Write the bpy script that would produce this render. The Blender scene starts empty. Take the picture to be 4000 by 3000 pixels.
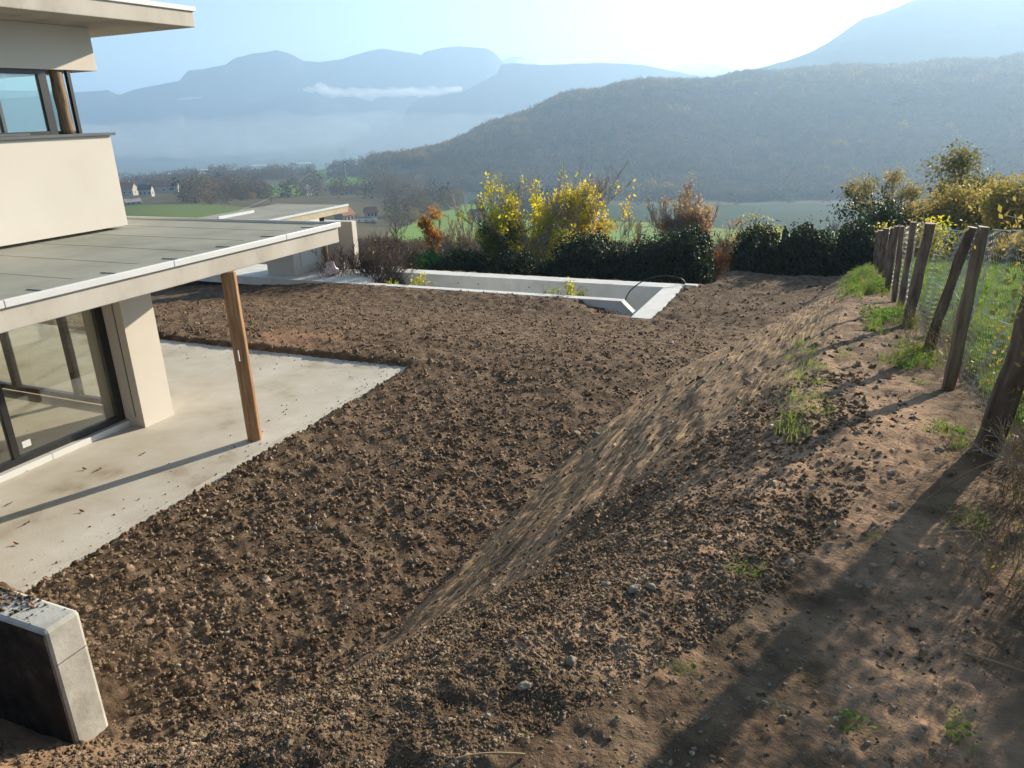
import bpy, math, random
import numpy as np
from mathutils import Matrix, Vector, noise as mnoise
random.seed(7); rng = np.random.default_rng(7)
import time as _t; _t0 = _t.time()
def tick(n): print('TICK', n, round(_t.time()-_t0, 1))
S = bpy.context.scene
COL = S.collection
R_ = math.radians

# ------------------------------------------------------------------ camera
H = 4.7; F = 2983.0
_r = np.array([1400, 1115, -F]); _l = np.array([-7000, 810, -F])
_Y = _r/np.linalg.norm(_r); _X = -_l; _X = _X-_X.dot(_Y)*_Y; _X /= np.linalg.norm(_X); _Z = np.cross(_X, _Y)
M = np.array([_X, _Y, _Z])
cam = bpy.data.cameras.new('camera'); camo = bpy.data.objects.new('camera', cam); COL.objects.link(camo)
mw = Matrix([list(r)+[0] for r in M]+[[0, 0, 0, 1]]); mw.translation = Vector((0, 0, H)); camo.matrix_world = mw
cam.sensor_width = 36; cam.lens = 36*F/4000; cam.clip_start = .05; cam.clip_end = 60000
S.camera = camo

# ------------------------------------------------------------------ light
SUN_EL, SUN_AZ = 17.7, 23.0            # degrees, azimuth from +Y towards +X
W = bpy.data.worlds.new('World'); S.world = W; W.use_nodes = True
nt = W.node_tree; bg = nt.nodes['Background']; sky = nt.nodes.new('ShaderNodeTexSky')
sky.sky_type = 'NISHITA'; sky.sun_disc = False; sky.sun_elevation = R_(SUN_EL); sky.sun_rotation = R_(SUN_AZ)
sky.altitude = 400; sky.air_density = 1.0; sky.dust_density = .35; sky.ozone_density = 1.0
nt.links.new(sky.outputs[0], bg.inputs[0]); bg.inputs[1].default_value = .052
sun = bpy.data.lights.new('sun', 'SUN'); suno = bpy.data.objects.new('sun', sun); COL.objects.link(suno)
sun.energy = 5.0; sun.angle = R_(.53); sun.color = (1, .88, .69)
sd = Vector((math.sin(R_(SUN_AZ))*math.cos(R_(SUN_EL)), math.cos(R_(SUN_AZ))*math.cos(R_(SUN_EL)), math.sin(R_(SUN_EL))))
suno.rotation_euler = sd.to_track_quat('Z', 'Y').to_euler(); suno.location = (5, 0, 30)
S.view_settings.view_transform = 'Standard'; S.view_settings.look = 'None'
S.view_settings.exposure = 1.58; S.view_settings.gamma = 1
S.view_settings.use_curve_mapping = False
cy = S.cycles
cy.max_bounces = 6; cy.diffuse_bounces = 3; cy.glossy_bounces = 3; cy.transmission_bounces = 4
cy.transparent_max_bounces = 10; cy.volume_bounces = 1; cy.caustics_reflective = False; cy.caustics_refractive = False
cy.use_denoising = True; cy.sample_clamp_indirect = 6

# ------------------------------------------------------------------ helpers
def ray(px, py):
    d = np.array([px-2000, -(py-1500), -F]); return M@d/np.linalg.norm(d)
def at(px, py, z):                      # point of the horizontal plane z seen at that spot
    d = ray(px, py); t = (z-H)/d[2]; return np.array([0, 0, H])+t*d
def aty(px, py, y): d = ray(px, py); return np.array([0, 0, H])+y/d[1]*d
def atx(px, py, x): d = ray(px, py); return np.array([0, 0, H])+x/d[0]*d
def atd(px, py, dist):                  # at a horizontal distance
    d = ray(px, py); return np.array([0, 0, H])+d*dist/math.hypot(d[0], d[1])
def proj(P):
    P = np.asarray(P, float); c = (P-np.array([0, 0, H]))@M
    w = np.where(-c[..., 2] > 1e-3, -c[..., 2], 1e-3)
    return 2000+F*c[..., 0]/w, 1500-F*c[..., 1]/w

def mesh_np(name, V, Q, mats, parent=None, smooth=False, mi=None, attrs=None):
    V = np.asarray(V, np.float32); Q = np.asarray(Q, np.int32); k = Q.shape[1]
    me = bpy.data.meshes.new(name)
    me.vertices.add(len(V)); me.vertices.foreach_set('co', V.ravel())
    me.loops.add(Q.size); me.loops.foreach_set('vertex_index', Q.ravel())
    me.polygons.add(len(Q)); me.polygons.foreach_set('loop_start', np.arange(len(Q), dtype=np.int32)*k)
    me.polygons.foreach_set('loop_total', np.full(len(Q), k, np.int32))
    if mi is not None: me.polygons.foreach_set('material_index', np.asarray(mi, np.int32))
    if attrs:
        for n, a in attrs.items():
            at_ = me.attributes.new(n, 'FLOAT', 'POINT'); at_.data.foreach_set('value', np.asarray(a, np.float32))
    me.update(calc_edges=True); me.validate(verbose=False)
    if smooth: me.polygons.foreach_set('use_smooth', np.ones(len(me.polygons), bool))
    for m in (mats if isinstance(mats, (list, tuple)) else [mats]): me.materials.append(m)
    return link(name, me, parent)
def link(name, me, parent=None):
    o = bpy.data.objects.new(name, me); COL.objects.link(o)
    if parent: o.parent = parent
    return o
def tag(o, label=None, cat=None, group=None, kind=None):
    if label: o['label'] = label
    if cat: o['category'] = cat
    if group: o['group'] = group
    if kind: o['kind'] = kind
    return o
def empty(name, loc=(0, 0, 0), rz=0):
    o = bpy.data.objects.new(name, None); COL.objects.link(o); o.location = loc; o.rotation_euler = (0, 0, rz); o.empty_display_size = .2
    return o

class MB:                               # collects polygons into one mesh
    def __init__(s): s.v = []; s.f = []; s.m = []
    def poly(s, pts, faces, mi=0):
        b = len(s.v); s.v += [tuple(map(float, p)) for p in pts]; s.f += [tuple(b+i for i in f) for f in faces]; s.m += [mi]*len(faces); return s
    def box(s, a, b, mi=0, rot=0, ctr=None):
        (x0, y0, z0), (x1, y1, z1) = a, b
        P = [(x0, y0, z0), (x1, y0, z0), (x1, y1, z0), (x0, y1, z0), (x0, y0, z1), (x1, y0, z1), (x1, y1, z1), (x0, y1, z1)]
        if rot:
            cx, cy_ = ctr if ctr else ((x0+x1)/2, (y0+y1)/2); c, n = math.cos(rot), math.sin(rot)
            P = [(cx+(p[0]-cx)*c-(p[1]-cy_)*n, cy_+(p[0]-cx)*n+(p[1]-cy_)*c, p[2]) for p in P]
        return s.poly(P, [(0, 3, 2, 1), (4, 5, 6, 7), (0, 1, 5, 4), (1, 2, 6, 5), (2, 3, 7, 6), (3, 0, 4, 7)], mi)
    def prism(s, ring, z0, z1, mi=0):    # ring anticlockwise
        n = len(ring); P = [(x, y, z0) for x, y in ring]+[(x, y, z1) for x, y in ring]
        return s.poly(P, [tuple(range(n-1, -1, -1)), tuple(range(n, 2*n))]+[(i, (i+1) % n, n+(i+1) % n, n+i) for i in range(n)], mi)
    def tube(s, pts, rad, n=6, mi=0, caps=True):
        pts = [Vector(p) for p in pts]; rs = rad if isinstance(rad, (list, tuple)) else [rad]*len(pts)
        b = len(s.v); up = Vector((0, 0, 1)); prev = None
        for i, p in enumerate(pts):
            d = (pts[min(i+1, len(pts)-1)]-pts[max(i-1, 0)]).normalized()
            u = (prev if prev else (up.cross(d) if abs(d.z) < .95 else Vector((1, 0, 0))))
            u = (u-d*u.dot(d)); u = u.normalized() if u.length > 1e-6 else d.orthogonal().normalized(); prev = u; w = d.cross(u)
            for k in range(n):
                a = 2*math.pi*k/n; q = p+(u*math.cos(a)+w*math.sin(a))*rs[i]; s.v.append((q.x, q.y, q.z))
        for i in range(len(pts)-1):
            for k in range(n):
                a = b+i*n+k; c = b+i*n+(k+1) % n; s.f.append((a, c, c+n, a+n)); s.m.append(mi)
        if caps:
            s.f.append(tuple(b+k for k in range(n-1, -1, -1))); s.f.append(tuple(b+(len(pts)-1)*n+k for k in range(n))); s.m += [mi, mi]
        return s
    def build(s, name, mats, parent=None, smooth=False, bevel=0):
        me = bpy.data.meshes.new(name); me.from_pydata(s.v, [], s.f)
        for m in (mats if isinstance(mats, (list, tuple)) else [mats]): me.materials.append(m)
        me.polygons.foreach_set('material_index', s.m)
        if smooth: me.polygons.foreach_set('use_smooth', [True]*len(s.f))
        me.update(); o = link(name, me, parent)
        if bevel:
            md = o.modifiers.new('bevel', 'BEVEL'); md.width = bevel; md.segments = 2; md.limit_method = 'ANGLE'
        return o

def ns(x, y, z=0., sc=1., oct_=3):       # vectorised value noise (fbm), -1..1
    x = np.asarray(x, float)*sc; y = np.asarray(y, float)*sc; out = np.zeros(np.broadcast(x, y).shape); amp = 1; tot = 0
    for o in range(oct_):
        out = out+amp*_vn(x*(2**o)+17.3*o+z*3.1, y*(2**o)-9.7*o+z*7.7); tot += amp; amp *= .5
    return out/tot
def _h(i, j):
    n = (i.astype(np.int64)*374761393+j.astype(np.int64)*668265263) & 0xffffffff
    n = ((n ^ (n >> 13))*1274126177) & 0xffffffff
    return ((n ^ (n >> 16)) & 0xffff)/32767.5-1
def _vn(x, y):
    i = np.floor(x); j = np.floor(y); fx = x-i; fy = y-j; fx = fx*fx*(3-2*fx); fy = fy*fy*(3-2*fy)
    a = _h(i, j); b = _h(i+1, j); c = _h(i, j+1); d = _h(i+1, j+1)
    return (a*(1-fx)+b*fx)*(1-fy)+(c*(1-fx)+d*fx)*fy
def sstep(t): t = np.clip(t, 0, 1); return t*t*(3-2*t)

# ------------------------------------------------------------------ materials
def mat(name, cols, scale=3., detail=6, rough=.85, bump=0., bscale=None, stretch=(1, 1, 1), trans=0., spec=.3,
        pos=None, coord='pos', metal=0., attr=None, rand=0., rough_n=.6, bdist=.02):
    m = bpy.data.materials.new(name); m.use_nodes = True; t = m.node_tree; N = t.nodes; L = t.links
    p = N['Principled BSDF']; p.inputs['Roughness'].default_value = rough; p.inputs['Specular IOR Level'].default_value = spec
    p.inputs['Metallic'].default_value = metal
    if coord == 'pos': src = N.new('ShaderNodeNewGeometry').outputs['Position']
    else: src = N.new('ShaderNodeTexCoord').outputs['Object']
    mp = N.new('ShaderNodeMapping'); mp.inputs['Scale'].default_value = stretch; L.new(src, mp.inputs[0])
    n1 = N.new('ShaderNodeTexNoise'); n1.inputs['Scale'].default_value = scale; n1.inputs['Detail'].default_value = detail; n1.inputs['Roughness'].default_value = rough_n
    L.new(mp.outputs[0], n1.inputs[0])
    cr = N.new('ShaderNodeValToRGB'); el = cr.color_ramp.elements
    ps = pos or [.3+.4*i/(max(len(cols)-1, 1)) for i in range(len(cols))]
    while len(el) < len(cols): el.new(.5)
    for e, c, q in zip(el, cols, ps): e.position = q; e.color = (*c, 1)
    L.new(n1.outputs[0], cr.inputs[0]); colout = cr.outputs[0]
    if rand:
        oi = N.new('ShaderNodeObjectInfo'); hs = N.new('ShaderNodeHueSaturation'); mr = N.new('ShaderNodeMapRange')
        mr.inputs[3].default_value = 1-rand; mr.inputs[4].default_value = 1+rand
        L.new(oi.outputs['Random'], mr.inputs[0]); L.new(mr.outputs[0], hs.inputs['Value']); L.new(colout, hs.inputs['Color']); colout = hs.outputs[0]
    if attr:                              # list of (attribute, colour)
        for an, c in attr:
            a = N.new('ShaderNodeAttribute'); a.attribute_name = an; mx = N.new('ShaderNodeMix'); mx.data_type = 'RGBA'
            n3 = N.new('ShaderNodeTexNoise'); n3.inputs['Scale'].default_value = scale*2.3; n3.inputs['Detail'].default_value = 8; L.new(mp.outputs[0], n3.inputs[0])
            mul = N.new('ShaderNodeMath'); mul.operation = 'MULTIPLY'; mul.inputs[1].default_value = 2.0
            L.new(n3.outputs[0], mul.inputs[0]); m2 = N.new('ShaderNodeMath'); m2.operation = 'MULTIPLY'; m2.use_clamp = True
            L.new(mul.outputs[0], m2.inputs[0]); L.new(a.outputs['Fac'], m2.inputs[1]); L.new(m2.outputs[0], mx.inputs['Factor'])
            L.new(colout, mx.inputs['A']); mx.inputs['B'].default_value = (*c, 1); colout = mx.outputs['Result']
    L.new(colout, p.inputs['Base Color'])
    if bump:
        n2 = N.new('ShaderNodeTexNoise'); n2.inputs['Scale'].default_value = bscale or scale*4; n2.inputs['Detail'].default_value = 8; n2.inputs['Roughness'].default_value = .65
        L.new(mp.outputs[0], n2.inputs[0]); b = N.new('ShaderNodeBump'); b.inputs['Strength'].default_value = bump; b.inputs['Distance'].default_value = bdist
        L.new(n2.outputs[0], b.inputs['Height']); L.new(b.outputs[0], p.inputs['Normal'])
    if trans:
        tr = N.new('ShaderNodeBsdfTranslucent'); mx = N.new('ShaderNodeMixShader'); mx.inputs[0].default_value = trans
        L.new(colout, tr.inputs[0]); L.new(p.outputs[0], mx.inputs[1]); L.new(tr.outputs[0], mx.inputs[2])
        L.new(mx.outputs[0], N['Material Output'].inputs[0])
    return m
def glass(name, tint, refl=1.0):
    m = bpy.data.materials.new(name); m.use_nodes = True; t = m.node_tree; N = t.nodes; L = t.links; N.remove(N['Principled BSDF'])
    tr = N.new('ShaderNodeBsdfTransparent'); tr.inputs[0].default_value = (*tint, 1); gl = N.new('ShaderNodeBsdfGlossy'); gl.inputs['Roughness'].default_value = 0.0
    gl.inputs[0].default_value = (refl, refl, refl, 1)
    lw = N.new('ShaderNodeLayerWeight'); lw.inputs[0].default_value = .5; pw = N.new('ShaderNodeMath'); pw.operation = 'POWER'; pw.inputs[1].default_value = 4.; L.new(lw.outputs['Facing'], pw.inputs[0]); fr = N.new('ShaderNodeMath'); fr.operation = 'MULTIPLY_ADD'; fr.inputs[1].default_value = .85; fr.inputs[2].default_value = .11; L.new(pw.outputs[0], fr.inputs[0]); mx = N.new('ShaderNodeMixShader')
    L.new(fr.outputs[0], mx.inputs[0]); L.new(tr.outputs[0], mx.inputs[1]); L.new(gl.outputs[0], mx.inputs[2]); L.new(mx.outputs[0], N['Material Output'].inputs[0])
    return m

SOILC = [(.048, .030, .019), (.125, .082, .051), (.25, .17, .108)]
m_soil = mat('soil_ground', SOILC, 5, 9, .95, .9, 22, spec=.12, attr=[('dry', (.42, .265, .165)), ('red', (.30, .17, .10))], bdist=.03)
def add_streaks(m):
    """raked fibres running along the bank: colour lines and relief, only where the 'streak' attribute is set"""
    t = m.node_tree; N = t.nodes; L = t.links; p = N['Principled BSDF']; geo = N.new('ShaderNodeNewGeometry')
    mp = N.new('ShaderNodeMapping'); mp.inputs['Rotation'].default_value = (0, 0, R_(-9)); mp.inputs['Scale'].default_value = (17, .34, 5); L.new(geo.outputs['Position'], mp.inputs[0])
    n = N.new('ShaderNodeTexNoise'); n.inputs['Scale'].default_value = 1.6; n.inputs['Detail'].default_value = 9; n.inputs['Roughness'].default_value = .72; n.inputs['Distortion'].default_value = .35; L.new(mp.outputs[0], n.inputs[0])
    cr = N.new('ShaderNodeValToRGB'); e = cr.color_ramp.elements; e[0].position = .34; e[0].color = (.045, .030, .018, 1); e[1].position = .62; e[1].color = (.86, .59, .33, 1); x = e.new(.50); x.color = (.35, .215, .118, 1); L.new(n.outputs[0], cr.inputs[0])
    a = N.new('ShaderNodeAttribute'); a.attribute_name = 'streak'; mx = N.new('ShaderNodeMix'); mx.data_type = 'RGBA'; L.new(a.outputs['Fac'], mx.inputs['Factor'])
    old = p.inputs['Base Color'].links[0].from_socket; L.new(old, mx.inputs['A']); L.new(cr.outputs[0], mx.inputs['B']); L.new(mx.outputs['Result'], p.inputs['Base Color'])
    b = N.new('ShaderNodeBump'); b.inputs['Distance'].default_value = .05; L.new(a.outputs['Fac'], b.inputs['Strength']); L.new(n.outputs[0], b.inputs['Height'])
    L.new(p.inputs['Normal'].links[0].from_socket, b.inputs['Normal']); L.new(b.outputs[0], p.inputs['Normal'])
add_streaks(m_soil)
m_clod = mat('soil_clod', [(.085, .055, .035), (.205, .14, .09), (.38, .275, .185)], 9, 8, .95, .8, 60, spec=.1, rand=.3)
m_clod_dry = mat('dry_clod', [(.20, .14, .095), (.34, .25, .175), (.48, .38, .28)], 9, 8, .95, .8, 60, spec=.1, rand=.3)
m_stone = mat('pale_stone', [(.14, .11, .08), (.25, .205, .155), (.34, .29, .235)], 12, 8, .9, .7, 50, rand=.3)
m_conc = mat('terrace_concrete', [(.30, .25, .185), (.47, .425, .35), (.53, .49, .425), (.60, .565, .50)], .8, 12, .85, .25, 28, spec=.25, bdist=.01)
m_conc_edge = mat('terrace_edge_concrete', [(.42, .385, .32), (.52, .48, .41), (.56, .53, .46)], 2.5, 9, .85, .3, 30, spec=.25, bdist=.01)
m_fascia = mat('fair_faced_concrete', [(.36, .325, .27), (.47, .43, .37), (.53, .49, .43)], 1.6, 8, .8, .2, 14, stretch=(1, 1, .5), bdist=.01)
m_render = mat('cream_render', [(.585, .535, .465), (.64, .59, .52)], .8, 4, .9, .12, 160, bdist=.005)
m_white = mat('white_metal', [(.62, .62, .61), (.66, .66, .65)], 2, 2, .35, 0, spec=.5)
m_poolc = mat('white_pool_concrete', [(.58, .56, .51), (.68, .665, .62), (.74, .73, .70)], 1.8, 8, .85, .2, 20, bdist=.01)
m_blk = mat('grey_block_concrete', [(.30, .285, .25), (.46, .445, .40), (.54, .52, .47)], 2.2, 8, .85, .35, 25, bdist=.01)
m_roof = mat('bitumen_membrane', [(.23, .23, .19), (.30, .30, .255), (.35, .34, .285)], .9, 10, .9, .35, 150, spec=.2, bdist=.004)
m_black = mat('black_aluminium', [(.012, .012, .013), (.02, .02, .021)], 3, 2, .4, 0, spec=.5)
m_grey = mat('grey_aluminium', [(.09, .095, .1), (.11, .115, .12)], 3, 2, .35, 0, spec=.5)
m_pine = mat('varnished_pine', [(.15, .07, .03), (.32, .17, .075), (.42, .25, .125)], 3, 6, .5, .15, 30, stretch=(9, 9, .6), spec=.4, bdist=.004)
m_oldpine = mat('weathered_pine', [(.10, .055, .028), (.22, .14, .08), (.30, .22, .14)], 4, 6, .7, .3, 30, stretch=(9, 9, .7), bdist=.004)
m_bark = mat('post_bark', [(.06, .042, .032), (.15, .105, .078), (.25, .19, .15)], 7, 8, .9, .9, 22, stretch=(2.5, 2.5, .6), coord='obj', rand=.25, bdist=.012)
m_cut = mat('cut_wood', [(.30, .24, .17), (.45, .37, .27)], 20, 6, .8, .3, 60)
m_split = mat('split_timber', [(.10, .07, .048), (.2, .15, .105), (.3, .235, .17)], 6, 8, .85, .7, 24, stretch=(4, 4, .4), coord='obj', bdist=.008)
m_wire = mat('galvanised_wire', [(.45, .46, .47), (.6, .61, .62)], 5, 2, .4, 0, metal=.5, spec=.5)
m_room = mat('room_plaster', [(.62, .62, .58), (.68, .68, .63)], 1, 3, .9)
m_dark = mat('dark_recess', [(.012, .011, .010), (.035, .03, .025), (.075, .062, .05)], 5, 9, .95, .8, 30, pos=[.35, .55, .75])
m_glass = glass('door_glass', (.97, .98, .95)); m_glass2 = glass('window_glass', (.84, .92, .90), 1.0)

# ------------------------------------------------------------------ garden terrain
TOE = np.array([(-14, 2.0), (-9, 2.5), (-5.3, 2.95), (-4.35, 3.2), (-3.85, 4.0), (-3.65, 4.8), (-3.35, 10), (-2.7, 14.1), (-2.1, 18), (-1.3, 22), (-.4, 27), (0, 32), (0, 60)])
PY = [-8, 0, 4.4, 6.2, 7.7, 9.84, 11.4, 13.25, 15.4, 22.7, 27.3, 32, 60]
PZ = [3.6, 3.12, 2.95, 2.64, 2.43, 2.16, 1.96, 1.64, 1.33, .24, -.5, -1.4, -10]
def toe_dist(x, y):
    best = np.full(np.shape(x), 1e9); sg = np.ones(np.shape(x))
    for a, b in zip(TOE[:-1], TOE[1:]):
        ab = b-a; t = np.clip(((x-a[0])*ab[0]+(y-a[1])*ab[1])/ab.dot(ab), 0, 1)
        dx = x-a[0]-t*ab[0]; dy = y-a[1]-t*ab[1]; d = np.hypot(dx, dy); c = ab[0]*dy-ab[1]*dx
        m = d < best-1e-9; best = np.where(m, d, best); sg = np.where(m, np.where(c < 0, 1, -1), sg)
    return best*sg
POOLZ = -.87
def lower(y): return .09-(.96)*sstep((y-12.6)/8.2)-np.maximum(y-27.5, 0)*.75*(y > 27.5)
def gz0(x, y):
    """smooth garden height"""
    x = np.asarray(x, float); y = np.asarray(y, float)
    d = toe_dist(x, y); zt = np.interp(y, PY, PZ)
    left = sstep((-3.0-x)/1.6)*sstep((5-y)/1.5)
    zt = zt*(1-left)+2.35*left
    xt = np.interp(y, TOE[:, 1][4:], TOE[:, 0][4:]); wid = (.80*(.7-xt))*(1-left)+5.2*left
    t = np.clip(d/wid, 0, 1); lo = lower(y); z = lo+(zt-lo)*(t+.10*np.sin(t*np.pi)*(t-.1))
    z = z+np.where(x > .8, .04*(x-.8)+.12*sstep((x-.8)/.6), 0)
    z = np.where((x < -17), z-(-17-x)*.08, z)
    return z, d, wid
TXE = -7.78
HOUSE = (-30, -7.66, -6, 12.28)          # x0,x1,y0,y1 of terrace slab outline
def gz(x, y, fine=True):
    z, d, wid = gz0(x, y); t = d/wid
    rough = np.where(d < 0, 1., .12+.75*np.clip(1-np.abs(t-0)*0, 0, 1)*0)
    fg = sstep((4.6-y)/1.2)                                  # cloddy foreground
    rough = np.where(d >= 0, np.maximum(.62, .9*fg*(x < -.9)+.55*fg*(x >= -.9)), 1.)
    rough = rough*(x < 1.2)+.4*(x >= 1.2)
    z = z+rough*(.022*ns(x, y, 1, 1.6, 3)+.030*ns(x, y, 2, 6., 3)+.018*ns(x, y, 3, 22., 2))
    str_ = np.where((d > 0) & (t < 1.15), 1., 0)*(1-fg*.8)
    z = z+str_*(.030*ns(x*5.5+y*.9, y*.42, 5, 1, 3)+.008*ns(x*26+y*4, y*1.4, 6, 1, 2))
    z = z+.045*ns(x*1.1, y*5, 9, 1, 3)*sstep((y-10)/5)*(d < .2)*sstep(-(d-.2)/.8)+.035*ns(x*3.1, y*3.1, 8, 1, 4)*(d < 0)*sstep(-d/.5)   # harrow lines run along x
    z = z-np.clip(y-YPF, 0, 6)*.9*sstep((-4.05-x)/.5)
    # sunk under terrace, house, pool
    x0, x1, y0, y1 = HOUSE
    e = .04*ns(x, y, 11, 3, 2)
    inside = np.minimum.reduce([x1-x+e, y1-y+e, y-4.15])
    blk = np.minimum.reduce([-5.5-x, y-3.2])
    z = z-.35*sstep(inside/.12)-0*blk
    return z
PQ = dict(fl=at(1590, 1052, POOLZ), fr=at(2678, 1108, POOLZ), nr=at(2552, 1246, POOLZ), nri=at(2478, 1224, POOLZ),
          fri=at(2596, 1119, POOLZ), fli=at(1512, 1064, POOLZ), nl=at(1440, 1107, POOLZ), ne=at(2440, 1167, POOLZ))
Y_FO = (PQ['fl'][1]+PQ['fr'][1])/2; Y_FI = (PQ['fri'][1]+PQ['fli'][1])/2; X_RO = (PQ['fr'][0]+PQ['nr'][0])/2; X_RI = (PQ['nri'][0]+PQ['fri'][0])/2
Y_N0 = PQ['nr'][1]; Y_NI = PQ['ne'][1]; X_LI = PQ['fli'][0]; X_NE = PQ['ne'][0]
print('POOL', {k: np.round(v, 2) for k, v in PQ.items()}, Y_FO, Y_FI, X_RO, X_RI, Y_N0, Y_NI, X_LI, X_NE)
Y_NW = Y_NI-.32                           # near face of near wall
YPF = Y_FO+.12

def pgrid(a0, a1, na, r0, r1, nr, cx=0, cy=0):
    A = np.radians(np.linspace(a0, a1, na)); Rr = np.exp(np.linspace(math.log(r0), math.log(r1), nr))
    AA, RR = np.meshgrid(A, Rr); X = cx+np.sin(AA)*RR; Yy = cy+np.cos(AA)*RR
    i = np.arange(na*nr).reshape(nr, na)
    Q = np.stack([i[:-1, :-1], i[:-1, 1:], i[1:, 1:], i[1:, :-1]], -1).reshape(-1, 4)[:, ::-1]
    return X.ravel(), Yy.ravel(), Q
X, Yy, Q = pgrid(-88, 52, 760, .35, 62, 560)
Z = gz(X, Yy)
inp = (X > X_LI-.15) & (X < X_RI+.2) & (Yy > Y_NI-.15) & (Yy < Y_FI+.15)
inp |= (X > X_NE-.4) & (X < X_RI+.2) & (Yy > Y_N0+.25) & (Yy < Y_FI+.15)
Z = np.where(inp, -3.2, Z)
und = (X < X_RO-.06) & (Yy > Y_NW+.02) & (Yy < Y_FO-.06) & ~inp   # under copings and paving
und |= (X > X_RI-.05) & (X < X_RO-.04) & (Yy > Y_N0+.05) & (Yy < Y_FO-.05)
Z = np.where(und & ~inp, np.minimum(Z, POOLZ-.25), Z)
# a dip where the near wall of the pool ends
dip = np.exp(-(((X-(X_NE-.15))/.9)**2+((Yy-(Y_NW-.35))/.55)**2)); Z = Z-.42*dip*(Yy < Y_NW+.05)
z_, d_, w_ = gz0(X, Yy); tt = d_/w_
dry = np.where((d_ > 0) & (X < 1.0), .0, 0.)
st = np.clip(.5+1.3*ns(X*4+Yy*.7, Yy*.35, 21, 1, 3), 0, 1)
dry = np.where((d_ > -.15) & (tt < 1.02), st*np.clip(1.25-abs(tt-.35)*1.1, .25, 1)*sstep((d_+.15)/.3), 0)
dry = dry+np.where(d_ > 0, sstep((tt+.12*ns(X, Yy, 23, 1.8, 4)-.88)/.16)*sstep((.78+.35*ns(X, Yy, 24, 1.7, 4)-X)/.4)*.75*np.clip(.55+1.7*ns(X, Yy, 22, 2.2, 5), 0, 1), 0)
dry = dry*np.where(X > -.9, sstep((Yy-.9)/1.2), sstep((Yy-3.5)/1.2))
dry = np.where(X > .5, dry*sstep((1.1-X)/.5), dry)
dry = dry*(1-.5*sstep((Yy-15)/8))
dry = np.where((X < -.9) & (Yy < 8) & (d_ > 0), dry*(1-.75*sstep((tt-(.45+.6*sstep((Yy-4.6)/3.4)))/.15)), dry)
dry = np.maximum(dry, .5*sstep((-3.6-X)/1.2)*sstep((3.4-Yy)/.6))
red = np.exp(-(((X+11.4)/1.3)**2+((Yy-13.1)/.8)**2))*.9
streak = sstep((d_+.05+.28*ns(X, Yy, 97, 1.6, 4))/.35)*(1-sstep((tt-.80)/.3))*sstep((Yy-3.4)/1.0)*(X < .3)*np.clip(1-sstep((Yy-17)/7), 0, 1)*np.clip(.62+1.3*ns(X, Yy*.5, 91, 1.3, 4), .12, 1)
streak = np.where((Yy < 8), streak*(1-.85*sstep((tt-(.42+.6*sstep((Yy-4.6)/3.4)))/.2)), streak)
mesh_np('soil', np.stack([X, Yy, Z], -1), Q, m_soil, smooth=True, attrs={'dry': dry, 'red': red, 'streak': streak})['kind'] = 'structure'
def gheight(x, y): return float(gz(np.array([x]), np.array([y]))[0])

# ------------------------------------------------------------------ instancing of small stuff
SRC = bpy.data.collections.new('unit_shapes')         # never linked: only read by the geometry nodes
def source_collection(name, meshes):
    c = bpy.data.collections.new(name)
    for i, me in enumerate(meshes):
        o = bpy.data.objects.new('%s_%02d' % (name, i), me); c.objects.link(o)
    return c
def scatter(name, P, rot, scl, coll, pick, label, cat=None, parent=None):
    me = bpy.data.meshes.new(name); P = np.asarray(P, np.float32); n = len(P)
    me.vertices.add(n); me.vertices.foreach_set('co', P.ravel())
    a = me.attributes.new('rot', 'FLOAT_VECTOR', 'POINT'); a.data.foreach_set('vector', np.asarray(rot, np.float32).ravel())
    scl = np.asarray(scl, np.float32); scl = np.repeat(scl[:, None], 3, 1) if scl.ndim == 1 else scl
    a = me.attributes.new('scl', 'FLOAT_VECTOR', 'POINT'); a.data.foreach_set('vector', scl.ravel())
    a = me.attributes.new('pick', 'INT', 'POINT'); a.data.foreach_set('value', np.asarray(pick, np.int32))
    me.update(); o = link(name, me, parent)
    g = bpy.data.node_groups.new(name+'_nodes', 'GeometryNodeTree'); g.interface.new_socket('Geometry', in_out='INPUT', socket_type='NodeSocketGeometry'); g.interface.new_socket('Geometry', in_out='OUTPUT', socket_type='NodeSocketGeometry')
    N = g.nodes; L = g.links; gi = N.new('NodeGroupInput'); go = N.new('NodeGroupOutput'); ip = N.new('GeometryNodeInstanceOnPoints')
    ci = N.new('GeometryNodeCollectionInfo'); ci.inputs[0].default_value = coll; ci.inputs['Separate Children'].default_value = True; ci.inputs['Reset Children'].default_value = True
    def na(nm, ty):
        x = N.new('GeometryNodeInputNamedAttribute'); x.data_type = ty; x.inputs[0].default_value = nm
        return [s for s in x.outputs if s.enabled][0]
    L.new(gi.outputs[0], ip.inputs['Points']); L.new(ci.outputs[0], ip.inputs['Instance']); ip.inputs['Pick Instance'].default_value = True
    L.new(na('pick', 'INT'), ip.inputs['Instance Index']); L.new(na('scl', 'FLOAT_VECTOR'), ip.inputs['Scale'])
    er = N.new('FunctionNodeEulerToRotation'); L.new(na('rot', 'FLOAT_VECTOR'), er.inputs[0]); L.new(er.outputs[0], ip.inputs['Rotation'])
    L.new(ip.outputs[0], go.inputs[0])
    md = o.modifiers.new('instances', 'NODES'); md.node_group = g
    return tag(o, label, cat, kind='stuff')

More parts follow.
